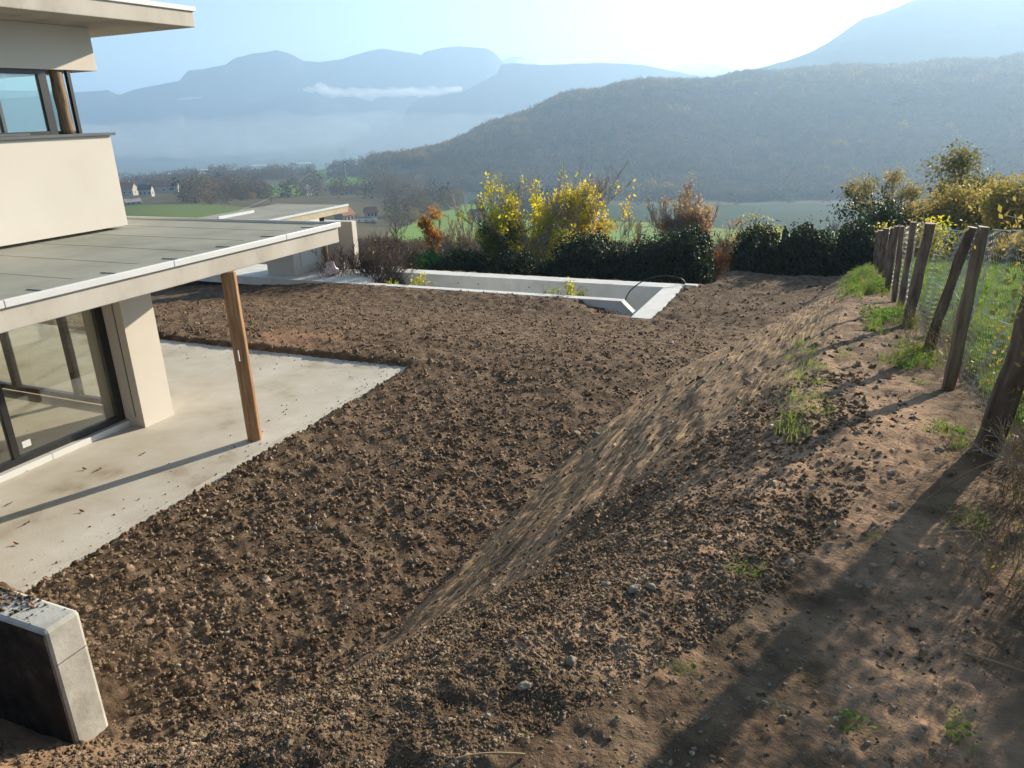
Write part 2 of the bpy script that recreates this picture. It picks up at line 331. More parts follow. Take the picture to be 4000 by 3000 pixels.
def ico(sub):
    import bmesh
    bm = bmesh.new(); bmesh.ops.create_icosphere(bm, subdivisions=sub, radius=1); V = np.array([v.co[:] for v in bm.verts]); Fc = np.array([[v.index for v in f.verts] for f in bm.faces]); bm.free(); return V, Fc
def lump_mesh(name, seed, m, sub=2, amp=.35, fr=1.6, squash=.75, smooth=False):
    V, Fc = ico(sub); out = []
    for v in V:
        q = Vector(v)*fr+Vector((seed*7.1, seed*3.3, 0)); k = 1+amp*mnoise.noise(q)*1.5+amp*.5*mnoise.noise(q*2.7)
        out.append(v*k)
    out = np.array(out); out[:, 2] *= squash; out[:, 0] *= 1+.25*math.sin(seed*2.3)
    o = mesh_np(name, out, Fc, m, smooth=smooth); me = o.data; COL.objects.unlink(o); bpy.data.objects.remove(o); return me
C_clod = source_collection('clod_shape', [lump_mesh('clod', i, m_clod, 2, .75, 2.1, .72) for i in range(6)])
C_dclod = source_collection('dry_clod_shape', [lump_mesh('dry_clod', i+20, m_clod_dry, 2, .7, 2.1, .7) for i in range(4)])
C_stone = source_collection('pebble_shape', [lump_mesh('pebble', i+40, m_stone, 2, .16, 1.0, .72, True) for i in range(4)])

def vis_sample(n, rmin, rmax, a0=-78, a1=14, p=1.0):
    """points on the garden ground, denser near the camera"""
    u = rng.random(n)
    r = (rmin**(1-p)+u*(rmax**(1-p)-rmin**(1-p)))**(1/(1-p)) if abs(p-1) > 1e-3 else rmin*(rmax/rmin)**u
    a = np.radians(rng.uniform(a0, a1, n)); return np.sin(a)*r, np.cos(a)*r
def soil_ok(x, y, m=.0):
    x0, x1, y0, y1 = HOUSE
    bad = (x < x1-m) & (y < y1-m) & (y > 4.2)
    bad |= (x < X_RO+.02) & (y > Y_NW-.02) & (y < Y_FO+.05)
    bad |= (x > X_RI-.5) & (x < X_RO+.02) & (y > Y_N0-.02) & (y < Y_FO)
    bad |= (x < -5.3) & (y < 3.55) & (y > 2.6)
    bad |= (y > 28) | (x < -19.5) | ((x < -7.7) & (y < 4.3))
    return ~bad
def clod_field(name, n, smin, smax, coll, nk, label, dens, pp=1.0, rr=(1.0, 30), sink=.25, sexp=3.2, cat=None):
    x, y = vis_sample(n, rr[0], rr[1], p=pp); z, d, w = gz0(x, y)
    k = soil_ok(x, y, -.0) & (rng.random(n) < dens(x, y, d, d/w)); x = x[k]; y = y[k]; n = len(x)
    s = smin+(smax-smin)*rng.random(n)**sexp
    s *= np.clip(np.hypot(x, y)/8, .22, 1.1)
    z = gz(x, y)-s*sink+.0
    dp = np.exp(-(((x-(X_NE-.15))/.9)**2+((y-(Y_NW-.35))/.55)**2)); z -= .42*dp
    scatter(name, np.stack([x, y, z], -1), rng.uniform(0, 6.28, (n, 3))*np.array([.25, .25, 1]), s[:, None]*rng.uniform(.75, 1.3, (n, 3)), coll, rng.integers(0, nk, n), label, cat)
def dens_low(x, y, d, t):
    fg = sstep((4.9-y)/1.0)
    a = np.where(d < .12+.35*ns(x, y, 98, 1.4, 3), .55+.45*sstep(.5+ns(x, y, 31, .8, 3)*1.6), np.where(t < 1.1, .03+.9*sstep((t-(.42+.75*sstep((y-4.6)/3.4))+.35*ns(x, y, 93, 1.3, 3))/.3)*sstep((8.5-y)/4)*np.clip(.6+1.4*ns(x, y, 94, 2.0, 3), .05, 1)+.8*sstep((3.9-y)/.8), .015+.07*np.clip(ns(x, y, 95, 1.8, 3)*2, 0, 1)))
    return a*(x < .6)
clod_field('soil_clods', 330000, .005, .032, C_clod, 6, 'dark brown crumbs of tilled soil covering the garden', dens_low, 1.25, (1.0, 29))
clod_field('large_clods', 6500, .025, .062, C_clod, 6, 'larger brown lumps of earth lying on the tilled soil', dens_low, .9, (1.3, 26), .35, 2.4)
clod_field('dry_clods', 26000, .006, .045, C_dclod, 4, 'greyish dry crumbs of earth along the bank and in the foreground', lambda x, y, d, t: np.where(d > 0, .45*dens_low(x, y, d, t)+.06+.42*((t > .95) & (x < .4)), .10)*(x < .5), 1.2, (1.0, 24))
clod_field('pebbles', 9000, .006, .036, C_stone, 4, 'small pale pebbles strewn over the soil', lambda x, y, d, t: np.where(d < .1, .55, .22)*(x < .5)*(.4+.6*sstep(.5+ns(x, y, 41, .5, 2))), .9, (1.2, 26), .3, 4)

n = 900; e = rng.random(n)**3.4*1.2; sd2 = rng.random(n) < .55; x = np.where(sd2, TXE-e, rng.uniform(-13.5, TXE, n)); y = np.where(sd2, rng.uniform(4.3, 12.2, n), 12.3-e)
s = .002+.012*rng.random(n)**4
scatter('terrace_crumbs', np.stack([x, y, s*.4], -1), rng.uniform(0, 6, (n, 3))*[.2, .2, 1], s, C_clod, rng.integers(0, 6, n), 'crumbs of soil spilled over the edges of the concrete terrace')
# individual stones one can point at
stones = [(2230, 2595, .07, 'large dark stone with a hollow of shade under it in the foreground'), (2048, 2690, .065, 'big pale rounded stone in the cloddy foreground, lowest of the large ones'), (1905, 2805, .045, 'pale stone just above the twiggy root in the foreground'), (2480, 2310, .07, 'whitish lump at the left of a pair high on the foreground bank'), (2540, 2300, .06, 'whitish lump at the right of the pair high on the foreground bank'),
          (2370, 2290, .05, 'flat stone left of the whitish pair on the foreground bank'), (2520, 2410, .05, 'flattish pale stone below the whitish pair on the bank'), (1645, 2445, .03, 'small stone at the tilled side of the sandy bank foot'), (1230, 2065, .05, 'pale round stone left of its twin below the terrace corner'), (1365, 2045, .035, 'smaller pale stone right of its twin on the tilled soil'),
          (1040, 2235, .05, 'whitish round stone nearest the terrace edge, upper of two'), (1090, 2245, .045, 'whitish stone just right of the one nearest the terrace edge'), (1293, 2378, .05, 'rounded stone at the left of a close pair amid the tilled soil'), (1350, 2378, .045, 'rounded stone at the right of the close pair amid the tilled soil'), (695, 2605, .05, 'light stone low on the tilled soil right of the concrete wall'), (765, 2560, .055, 'large brownish stone up the slope from the light one by the wall'),
          (605, 2490, .05, 'ochre stone standing out right of the concrete wall top'), (920, 2495, .045, 'grey angular stone with a long shadow on the tilled soil'), (1845, 1850, .06, 'pale stone lying alone in the middle of the tilled ground'), (1830, 1595, .045, 'white stone far up the middle of the tilled ground'), (2250, 1700, .09, 'long pale stone in the cluster near the bank foot, left one'), (2330, 1705, .08, 'big grey stone in the cluster near the bank foot, right one'), (2285, 1725, .06, 'low stone between the two larger ones near the bank foot'),
          (1625, 1885, .045, 'small white stone below the terrace corner'), (3670, 1765, .06, 'flat stone lying in shade between the near fence posts'), (2750, 1495, .05, 'stone lodged at the foot of the streaky bank further off')]
def ghit(px, py, fn=gz, t0=1.5, t1=60):
    d = ray(px, py); t = np.exp(np.linspace(math.log(t0), math.log(t1), 1200)); P = np.array([0, 0, H])+t[:, None]*d
    k = np.nonzero(P[:, 2] < fn(P[:, 0], P[:, 1]))[0]; return P[k[0]] if len(k) else P[-1]
st_me = [lump_mesh('stone', i+60, m_stone, 3, .38, 1.3, .7, True) for i in range(5)]
for i, (px, py, s, lb) in enumerate(stones):
    p = ghit(px, py); o = link('stone', st_me[i % 5]); o.location = (p[0], p[1], p[2]+s*.15); s *= min(1, .16+math.hypot(p[0], p[1])/11)*.8; o.scale = (s*1.1, s*.85, s); o.rotation_euler = (0, 0, rng.uniform(0, 6)); o.pass_index = i
    tag(o, lb, 'stone', 'pale stones scattered over the soil')

exec_parts = True
tick('terrace, house')
# ------------------------------------------------------------------ terrace, house
ZS = 2.663; XF = -8.19
terr = MB()
TX1 = -7.75; TY1 = 12.4
terr.box((-26, 1.5, -.3), (TX1-.17, TY1, 0)); o = terr.build('terrace', m_conc); o['kind'] = 'structure'
eb = MB().box((TX1-.158, 1.5, -.3), (TX1, TY1+.02, .003)).build('edge_band', m_conc_edge, o, bevel=.012)

house = empty('house', (-11, 6, 0)); HI = Matrix.Translation((11, -6, 0))
tag(house, 'modern flat roofed house with cream walls and projecting concrete roof slabs', 'house')
def hp(mb, name, m, bevel=0, parent=None, smooth=False):
    par = parent or house; off = -Vector((-11, 6, 0))
    mb.v = [tuple(Vector(v)+off) for v in mb.v]
    return mb.build(name, m, par, smooth, bevel)
YE = 10.98
# lower roof slab: fascia + membrane sheets + metal trim
slab = hp(MB().box((-24, -3, ZS), (XF, YE, ZS+.29)), 'roof_slab', m_fascia, .012)
for y0 in (-3, ):
    pass
jy = [at(40, 1160, 3.0)[1], at(300, 1075, 3.0)[1], at(585, 1010, 3.0)[1], at(770, 960, 3.0)[1], at(970, 915, 3.0)[1]]
print('roof joints', np.round(jy, 2))
# membrane sheets 1 m wide, laid along x, each lapping over the next
ys = [-3]+[2.3+.98*i for i in range(10)]
ys = [y for y in ys if y < YE-.5]+[YE-.02]
for a, b in zip(ys[:-1], ys[1:]):
    x1 = XF-.42+.03*random.random()
    P = [(-24, a, ZS+.292), (x1, a, ZS+.292), (x1, b+.03, ZS+.292), (-24, b+.03, ZS+.292), (-24, a, ZS+.3065), (x1, a, ZS+.3065), (x1, b+.03, ZS+.303), (-24, b+.03, ZS+.303)]
    hp(MB().poly(P, [(0, 3, 2, 1), (4, 5, 6, 7), (0, 1, 5, 4), (1, 2, 6, 5), (2, 3, 7, 6), (3, 0, 4, 7)]), 'membrane_sheet', m_roof)
    P = [(x1+.012, a+.35, ZS+.291), (XF+.0, a+.35, ZS+.300), (XF+.0, b+.37, ZS+.300), (x1+.012, b+.37, ZS+.291), (x1+.012, a+.35, ZS+.322), (XF, a+.35, ZS+.328), (XF, b+.37, ZS+.318), (x1+.012, b+.37, ZS+.308)]
    if b+.37 < YE+.4: hp(MB().poly([(p[0], min(p[1], YE-.02), p[2]) for p in P], [(0, 3, 2, 1), (4, 5, 6, 7), (0, 1, 5, 4), (1, 2, 6, 5), (2, 3, 7, 6), (3, 0, 4, 7)]), 'edge_sheet', m_roof)
# white capping strip in lengths
cuts = [-3, at(20, 1172, ZS+.35)[1], at(697, 1018, ZS+.35)[1], at(1147, 916, ZS+.35)[1], YE+.04]
for a, b in zip(cuts[:-1], cuts[1:]):
    hp(MB().box((XF-.012, a+.004, ZS+.262), (XF+.045, b-.004, ZS+.345)), 'metal_trim', m_white, .006)
hp(MB().box((-24, YE, ZS+.27), (XF-.02, YE+.04, ZS+.345)), 'metal_trim', m_white, .006)
# wooden posts
def log(name, p0, p1, r, m, par, off, n=18, flat=False, bow=.0):
    mb = MB(); pts = []; K = 14
    for i in range(K+1):
        t = i/K; p = Vector(p0).lerp(Vector(p1), t)+Vector((bow*math.sin(t*3.1), 0, 0)); pts.append(p-Vector(off))
    mb.tube(pts, [r*(1+(.012 if flat else .05)*math.sin(i*.9)) for i in range(K+1)], n); return mb.build(name, m, par, not flat, .012 if flat else 0)
log('post', (-8.26, 8.37, 0), (-8.27, 8.37, ZS), .112, m_pine, house, (-11, 6, 0), 8, True)
hp(MB().box((-8.215, 8.245, 1.33), (-8.197, 8.262, 1.50)), 'hook', m_white)
# fin wall with a black slot
XG = -10.78
fy0, fy1, fx1 = 8.136, 8.74, -10.36
hp(MB().box((XG-.5, fy0+.02, 0), (fx1, fy1, ZS)).box((XG-.5, fy0, 0), (fx1-.20, fy0+.02, ZS)).box((fx1-.165, fy0, .0), (fx1, fy0+.02, ZS)).box((fx1-.20, fy0, 0), (fx1-.165, fy0+.02, .16)), 'fin_wall', m_render)
hp(MB().box((fx1-.199, fy0+.012, .16), (fx1-.166, fy0+.022, ZS)), 'guide_rail', m_black)
# big sliding door in the plane x = XG
door = empty('sliding_door'); door.parent = house
def dbox(a, b, name, m, bev=0, par=None):
    mb = MB().box(a, b); mb.v = [tuple(Vector(v)-Vector((-11, 6, 0))) for v in mb.v]; return mb.build(name, m, par or door, False, bev)
dy0 = at(200, 1760, .05)[1]; dy0 = 6.28
dbox((XG-.09, 1.5, .10), (XG, fy0-.002, .20), 'bottom_frame', m_black, .004)
dbox((XG-.09, fy0-.14, .202), (XG+.002, fy0-.003, 2.50), 'side_frame', m_black, .004)
dbox((XG-.09, 1.5, 2.502), (XG, fy0-.002, ZS-.01), 'top_frame', m_black)
dbox((XG-.085, dy0-.05, .202), (XG-.003, dy0+.05, 2.50), 'middle_stile', m_black, .004)
dbox((XG-.05, dy0+.052, .202), (XG-.035, fy0-.142, 2.50), 'pane', m_glass)
dbox((XG-.05, 1.5, .202), (XG-.035, dy0-.052, 2.50), 'pane', m_glass)
dbox((XG-.034, dy0+.13, .30), (XG-.031, dy0+.26, .40), 'sticker', m_white)
sl = [1.5, 5.6, 6.72, fy0-.004]
for a, b in zip(sl[:-1], sl[1:]): dbox((XG-.12, a, .0), (XG+.10, b-.004, .098), 'sill', m_white, .005, house)
# glazed north gable of the room, seen through the door
gx = [XG-.52, -12.5, -14.2, -16.0]
gy = fy1-.12
gl = empty('gable_glazing'); gl.parent = house
dbox((gx[-1], gy-.05, .06), (gx[0], gy+.05, .15), 'bottom_frame', m_black, 0, gl)
for q in gx[1:]: dbox((q-.07, gy-.05, .152), (q+.07, gy+.05, ZS-.01), 'stile', m_black, 0, gl)
for a, b in zip(gx[1:], gx[:-1]): dbox((a+.071, gy-.01, .152), (b-.071, gy+.005, ZS-.012), 'pane', m_glass, 0, gl)
hp(MB().box((-17.2, -3, .0), (XG-.13, gy-.06, .045)), 'room_floor', m_conc)
hp(MB().box((-17.4, -3, .047), (-17.2, gy, ZS-.005)), 'room_wall', m_room)
hp(MB().box((-17.4, -3.2, .0), (XG-.1, -3.01, ZS-.003)), 'room_wall', m_room)
# upper storey
XW = -11.99; YW = 9.93; U0 = ZS+.322
hp(MB().box((XW-.3, 0, U0+.03), (XW, YW, 4.55)), 'lower_wall', m_render, .006)
hp(MB().box((-22, YW-.3, U0+.03), (XW-.302, YW, 4.55)), 'lower_wall', m_render)
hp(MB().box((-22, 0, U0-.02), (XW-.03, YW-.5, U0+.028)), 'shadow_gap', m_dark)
hp(MB().box((XW-.34, 0, 4.552), (XW+.06, YW+.07, 4.60)), 'parapet_cap', m_grey, .004)
hp(MB().box((-22, YW-.34, 4.552), (XW-.342, YW+.07, 4.60)), 'parapet_cap', m_grey)
hp(MB().box((XW-.3, 0, 5.583), (XW, YW, 6.25)), 'upper_wall', m_render, .006)
hp(MB().box((-22, YW-.3, 5.583), (XW-.302, YW, 6.249)), 'upper_wall', m_render)
US = (-10.77, 11.06)
hp(MB().box((-24, -3, 6.252), (US[0], US[1], 6.515)), 'roof_slab', m_fascia, .012)
hp(MB().box((US[0]-.06, -3, 6.50), (US[0]+.035, US[1]+.035, 6.575)), 'metal_trim', m_white, .005)
hp(MB().box((-24, US[1]-.06, 6.50), (US[0]-.062, US[1]+.035, 6.575)), 'metal_trim', m_white)
hp(MB().box((-24, -3, 6.516), (US[0]-.07, US[1]-.07, 6.54)), 'membrane_sheet', m_roof)
# corner window of the upper storey
win = empty('window'); win.parent = house
wx = XW-.06
dbox((wx-.08, 2, 5.51), (wx, 9.01, 5.58), 'frame', m_black, 0, win)
dbox((wx-.08, 8.875, 4.602), (wx+.002, 9.012, 5.508), 'frame', m_black, 0, win)
dbox((wx-.08, 2, 4.602), (wx, 8.873, 4.66), 'frame', m_black, 0, win)
dbox((wx-.04, 2, 4.66), (wx-.03, 8.873, 5.51), 'pane', m_glass2, 0, win)
dbox((wx-.07, 8.12, 4.662), (wx+.006, 8.17, 5.508), 'stile', m_grey, 0, win)
dbox((wx+.0, 7.2, 4.602), (wx+.035, 8.5, 4.64), 'rail', m_grey, .003, win)
dbox((wx-.02, 9.37, 4.602), (wx+.03, 9.43, 5.582), 'corner_profile', m_black, .003, win)
dbox((wx-.06, 9.385, 4.602), (wx-.021, 9.44, 5.582), 'corner_profile', m_grey, 0, win)
log('post', (XW-.14, 9.25, 4.6), (XW-.14, 9.25, 5.583), .10, m_oldpine, house, (-11, 6, 0))
# north side glazing of that room and inner walls
dbox((-15, 9.36, 4.602), (wx-.1, 9.42, 4.65), 'frame', m_black, 0, win)
dbox((-15, 9.385, 4.65), (wx-.1, 9.395, 5.58), 'pane', m_glass2, 0, win)
dbox((-14.0, 9.36, 4.65), (-13.9, 9.42, 5.58), 'stile', m_black, 0, win)
hp(MB().box((-19, 0, 4.603), (-18.8, 9.3, 5.58)), 'room_wall', m_room)
m_curt = mat('pale_curtain', [(.5, .52, .30), (.62, .63, .42)], 3, 3, .9, 0, trans=.3)
mb = MB(); pts = []
for i in range(25):
    y = 8.06+i*.014; pts.append((XW-.45+.025*math.sin(i*1.3), y))
mb.poly([(x, y, 4.61) for x, y in pts]+[(x, y, 5.57) for x, y in pts]+[(x-.004, y, 4.61) for x, y in pts]+[(x-.004, y, 5.57) for x, y in pts],
        [(i, i+1, 26+i, 25+i) for i in range(24)]+[(51+i, 50+i, 75+i, 76+i) for i in range(24)])
hp(mb, 'curtain', m_curt)

# ------------------------------------------------------------------ pool, paving, pool house
pool = empty('swimming_pool', ((X_LI+X_RI)/2, (Y_FI+Y_NI)/2, POOLZ)); po = Vector(pool.location)
tag(pool, 'long empty white concrete swimming pool shell set level with the soil', 'swimming pool')
def pp(mb, name, m, bev=0, smooth=False):
    mb.v = [tuple(Vector(v)-po) for v in mb.v]; return mb.build(name, m, pool, smooth, bev)
ZP = POOLZ; D = ZP-1.5
pp(MB().box((X_LI-.5, Y_FI, D), (X_RO, Y_FO, ZP)), 'far_wall', m_poolc, .01)
pp(MB().box((X_RI, Y_N0, D), (X_RO, Y_FI-.002, ZP-.002)), 'right_wall', m_poolc, .01)
pp(MB().box((X_LI-.5, Y_NI+.002, D), (X_LI, Y_FI-.002, ZP-.001)), 'left_wall', m_poolc, .01)
pp(MB().box((X_LI-.5, Y_NW, D), (X_NE-.001, Y_NI, ZP-.004)).poly([(X_NE, Y_NW, D), (X_RI, Y_NW, D), (X_RI, Y_NI, D), (X_NE, Y_NI, D), (X_NE, Y_NW, ZP-.03), (X_RI, Y_NW, ZP-.75), (X_RI, Y_NI, ZP-.75), (X_NE, Y_NI, ZP-.03)],
   [(0, 3, 2, 1), (4, 5, 6, 7), (0, 1, 5, 4), (1, 2, 6, 5), (2, 3, 7, 6), (3, 0, 4, 7)]), 'near_wall', m_poolc, .008)
pp(MB().box((X_LI, Y_NI, D-.15), (X_RI, Y_FI, D)), 'pool_floor', m_poolc)
m_hole = mat('tie_hole_mortar', [(.26, .25, .23), (.34, .33, .3)], 20, 3, .9)
for px in (1790, 1868, 2067, 2255):
    q = aty(px, 1073+(px-1500)*.062+14, Y_FI); mb = MB(); n = 12
    mb.tube([(q[0], Y_FI-.006, q[2]), (q[0], Y_FI+.02, q[2])], .035, 12); pp(mb, 'tie_hole', m_hole)
# black membrane sagging on near wall
m_memb = mat('black_dimple_sheet', [(.012, .012, .013), (.03, .03, .032)], 8, 4, .5, .4, 60)
pts = []; K = 16
for i in range(K+1):
    x = X_NE-2.6+2.55*i/K; pts.append((x, ZP-.05-.5*(i/K)**2.2))
mb = MB(); V = []
for x, z in pts: V += [(x, Y_NW-.012, z), (x, Y_NW-.012, ZP-1.2), (x, Y_NW-.004, z), (x, Y_NW-.004, ZP-1.2)]
mb.poly(V, sum([[(4*i, 4*i+1, 4*i+5, 4*i+4), (4*i+2, 4*i+6, 4*i+7, 4*i+3), (4*i, 4*i+4, 4*i+6, 4*i+2)] for i in range(K)], []))
pp(mb, 'black_sheet', m_memb)
# paving round the pool house
pv = [at(560, 1083, ZP)[:2], at(1300, 1100, ZP)[:2]]
y_pf = at(1300, 1101, ZP)[1]
XPL = -32
mb = MB().box((XPL, Y_NW, ZP-.3), (X_LI-.502, Y_FO-.6, ZP-.003)); q1 = at(1478, 1036, ZP); q2 = at(1570, 1041, ZP)
mb.prism([(q1[0]-.3, Y_FO-.598), (q2[0], Y_FO-.598), (q2[0], q2[1]), (q1[0], q1[1])], ZP-.3, ZP-.003)
o = mb.build('paving', m_poolc); o['kind'] = 'structure'

# hose over the coping
m_hose = mat('black_hose', [(.012, .014, .014), (.03, .035, .035)], 6, 2, .45)
hc = [aty(2435, 1196, Y_FI-.35), aty(2452, 1150, Y_FI-.3), aty(2492, 1110, Y_FI), aty(2550, 1083, Y_FI+.25), aty(2610, 1077, Y_FI+.5), aty(2660, 1088, Y_FI+.6), aty(2681, 1112, Y_FI+.7)]
hc[0][2] -= .1
def spline(P, n=8):
    P = [Vector(p) for p in P]; out = []
    for i in range(len(P)-1):
        a = P[max(i-1, 0)]; b = P[i]; c = P[i+1]; d = P[min(i+2, len(P)-1)]
        for k in range(n):
            t = k/n; out.append(.5*((2*b)+(c-a)*t+(2*a-5*b+4*c-d)*t*t+(3*b-a-3*c+d)*t**3))
    return out+[P[-1]]
hcs = spline(hc); hcs[-1].z = min(hcs[-1].z, ZP+.02)
tag(MB().tube(hcs, .02, 8).build('hose', m_hose, smooth=True), 'black hose arching over the far right corner of the pool', 'hose')
b = at(2700, 1117, ZP); tag(MB().box((b[0]-.22, b[1]-.12, ZP-.1), (b[0]+.2, b[1]+.13, ZP+.05)).build('concrete_slab', m_poolc, bevel=.01), 'small white slab beside the hose at the pool corner', 'slab')

ph = empty('pool_house', at(1282, 1075, ZP)); pho = Vector(ph.location)
tag(ph, 'low white pool house with grey canopy roof standing behind the main roof', 'pool house')
def hh(mb, name, m, bev=0, par=None):
    mb.v = [tuple(Vector(v)-pho) for v in mb.v]; return mb.build(name, m, par or ph, False, bev)
s_ = (H-ZP)/H
fp = at(1282, 1075, ZP); rb = H-(H-1.891)*s_
print('annex roof z', rb, fp)
rt = rb+.24
c_fr = at(1366, 799, rt+.03); c_fl = at(1040, 861, rt+.03); c_bl = at(1120, 788, rt+.03); c_ll = at(700, 872, rt+.03)
xe = (c_fr[0]+c_fl[0])/2; ye = c_fr[1]; yn = c_fl[1]
hh(MB().box((c_bl[0], yn-3, rb), (xe, ye, rt)), 'roof_slab', mat('cream_fascia', [(.42, .36, .24), (.52, .46, .33)], 3, 6, .85, .2, 20), .01)
hh(MB().box((c_bl[0]+.02, yn-3, rt+.001), (xe-.05, ye-.05, rt+.022)), 'membrane_sheet', m_roof)
hh(MB().box((xe-.045, yn-3, rt-.02), (xe+.03, ye+.03, rt+.05)), 'metal_trim', m_white)
a_ = at(1010, 861, rt+.05); b_ = at(1240-1240+1008, 861, rt)
u1 = at(851, 852, rt+.06); u2 = at(1010, 827, rt+.06)
hh(MB().box((u1[0]-.04, u1[1], rt+.023), (u1[0]+.04, u2[1], rt+.11)), 'upstand', m_white)
mb = MB().tube([tuple(fp), (fp[0], fp[1], rb)], .09, 14); mb.v = [tuple(Vector(v)-pho) for v in mb.v]; mb.build('post', m_oldpine, ph, True)
wb = at(1391, 1045, ZP); wy = wb[1]; wt = aty(1378, 866, wy)[2]
hh(MB().box((c_bl[0]+.3, wy-.0, ZP), (wb[0], wy+.30, wt)), 'wall', m_render, .01)
iw = at(1207, 1063, ZP); ix = iw[0]
hh(MB().box((c_bl[0]+.3, iw[1]-.8, ZP), (ix, wy-.002, rb-.002)), 'inner_wall', m_render, .008)
hh(MB().box((ix+.002, iw[1]-.4, ZP+.3), (ix+.03, wy-.25, rb-.4)), 'recess', m_room)
cb = at(1353, 1047, ZP); mb = MB()
mb.box((cb[0]-.14, cb[1]-.35, ZP), (cb[0]+.14, cb[1]-.05, ZP+.42))
tag(mb.build('concrete_block', m_blk, bevel=.01), 'small pale concrete block standing against the pool house wall', 'block')
# rubbish bag by the post
m_bag = mat('printed_plastic_bag', [(.75, .72, .7), (.75, .72, .7), (.55, .05, .05), (.6, .1, .08)], 5, 3, .4, .5, 20, pos=[.3, .52, .58, .7], coord='obj')
me = lump_mesh('bag', 3, m_bag, 3, .35, 1.6, 1.1, True); bo = link('rubbish_bag', me); bp = at(1297, 1074, ZP); bo.location = (bp[0]+.05, bp[1]-.1, ZP+.26); bo.scale = (.24, .2, .24)
tag(bo, 'crumpled white and red plastic sack leaning on the pool house post', 'bag')

# ------------------------------------------------------------------ retaining wall bottom left
zb = 1.2; A = at(310, 2382, zb); B = at(176, 2472, zb)
xw = A[0]; yf = A[1]; yn_ = B[1]
rw = empty('retaining_wall', (xw, yf, 0)); ro = Vector(rw.location)
tag(rw, 'grey concrete retaining wall end with earth lying on its top', 'wall')
mb = MB()
nn = [(-6, yn_, 1.2)]
# upper slab lip and rounded haunch on the dark side
mb.box((xw-6, yn_+.0, -.3), (xw, yf, zb)); mb.v = [tuple(Vector(v)-ro) for v in mb.v]; mb.build('wall', m_blk, rw, False, .03)
m2 = MB().box((xw-6, yn_-.012, -.3), (xw-.012, yn_-.001, zb-.03)); m2.v = [tuple(Vector(v)-ro) for v in m2.v]; m2.build('painted_shade_sheet', m_dark, rw, False, .004)  # black sheet paints the shade of a dark recess onto the flat near face
for zz in (.88,):
    m2 = MB().box((xw-.001, yn_+.02, zz), (xw+.002, yf-.02, zz+.005)); m2.v = [tuple(Vector(v)-ro) for v in m2.v]; m2.build('joint_line', m_dark, rw)
n = 2600; x = rng.uniform(xw-2.5, xw-.1, n); y = rng.uniform(yn_+.03, yf-.03, n); k = rng.random(n) < sstep((xw-x)/1.3); x = x[k]; y = y[k]; n = len(x)
s = .003+.016*rng.random(n)**3
scatter('wall_crumbs', np.stack([x, y, zb+s*.3], -1), rng.uniform(0, 6, (n, 3))*[.2, .2, 1], s, C_clod, rng.integers(0, 6, n), 'crumbs of earth lying on top of the concrete wall')

tick('-------- fence')
# ------------------------------------------------------------------ fence
fence = empty('wire_fence', (.72, 6, 2.6)); fo = Vector(fence.location)
tag(fence, 'rustic fence of leaning bark covered posts carrying galvanised hexagonal wire along the path', 'fence')
def fpost(base, top, r, m=m_bark, split=False, seed=0):
    K = 18; n = 12; mb = MB(); b = Vector(base)-Vector((0, 0, .25)); t = Vector(top); pts = []; rs = []
    for i in range(K+1):
        u = i/K; p = b.lerp(t, u); w = .006*math.sin(u*5+seed)+.003*math.sin(u*17+seed*2); pts.append(p+Vector((w, w*.5, 0))-fo); rs.append(r*(1.12-.18*u+.05*math.sin(u*23+seed)+.04*math.sin(u*9+seed*3)))
    mb.tube(pts, rs, n); mb.m[-1] = 1; V = []
    for i, v in enumerate(mb.v):
        k = i % n; ring = i//n; c = pts[ring]; q = Vector(v)-c
        f = 1+.10*mnoise.noise(Vector((k*.9, ring*.35, seed*5.)))+.06*mnoise.noise(Vector((k*3.1, ring*1.5, seed)))
        if split: f *= [1.05, .82, .72, .82, 1.08, .8, .74, .84, 1.02, .8, .76, .85][k % 12]
        V.append(tuple(c+q*f))
    mb.v = V; return mb.build('post', [m, m_cut], fence, False)
posts = [((3843, 1694), (4050, 930), 4.4, .060, 0), ((3689, 1519), (3842, 885), 6.23, .048, 1), ((3597, 1393), (3795, 887), 7.72, .044, 0), ((3540, 1272), (3633, 872), 9.86, .060, 0), ((3516, 1215), (3568, 867), 11.4, .040, 0),
         ((3492, 1182), (3524, 883), 13.25, .040, 0), ((3462, 1139), (3505, 883), 15.4, .045, 0), ((3448, 1105), (3490, 890), 17.8, .05, 0), ((3443, 1075), (3462, 892), 20.6, .07, 0), ((3436, 1052), (3441, 900), 24.2, .09, 0), ((3424, 1040), (3428, 905), 27.5, .08, 0)]
PB = []
for i, (b, t, d, r, sp) in enumerate(posts):
    P = atd(*b, d); gzz = gheight(P[0], P[1]); P[2] = min(P[2], gzz+.03); T = aty(*t, P[1]-.02)
    if i == 0: T = np.array([P[0]+.16, P[1]-.1, P[2]+1.30])
    PB.append((P, T)); fpost(P, T, r, m_split if sp else m_bark, bool(sp), i)
for y, dx in ((2.55, .20), (.9, -.03), (-.8, .05)):
    P = np.array([.82, y, gheight(.82, y)]); T = P+np.array([.06+dx*.5, 0, 1.3]); PB.insert(0, (P, T)); fpost(P, T, .058, m_bark, False, 20+y)
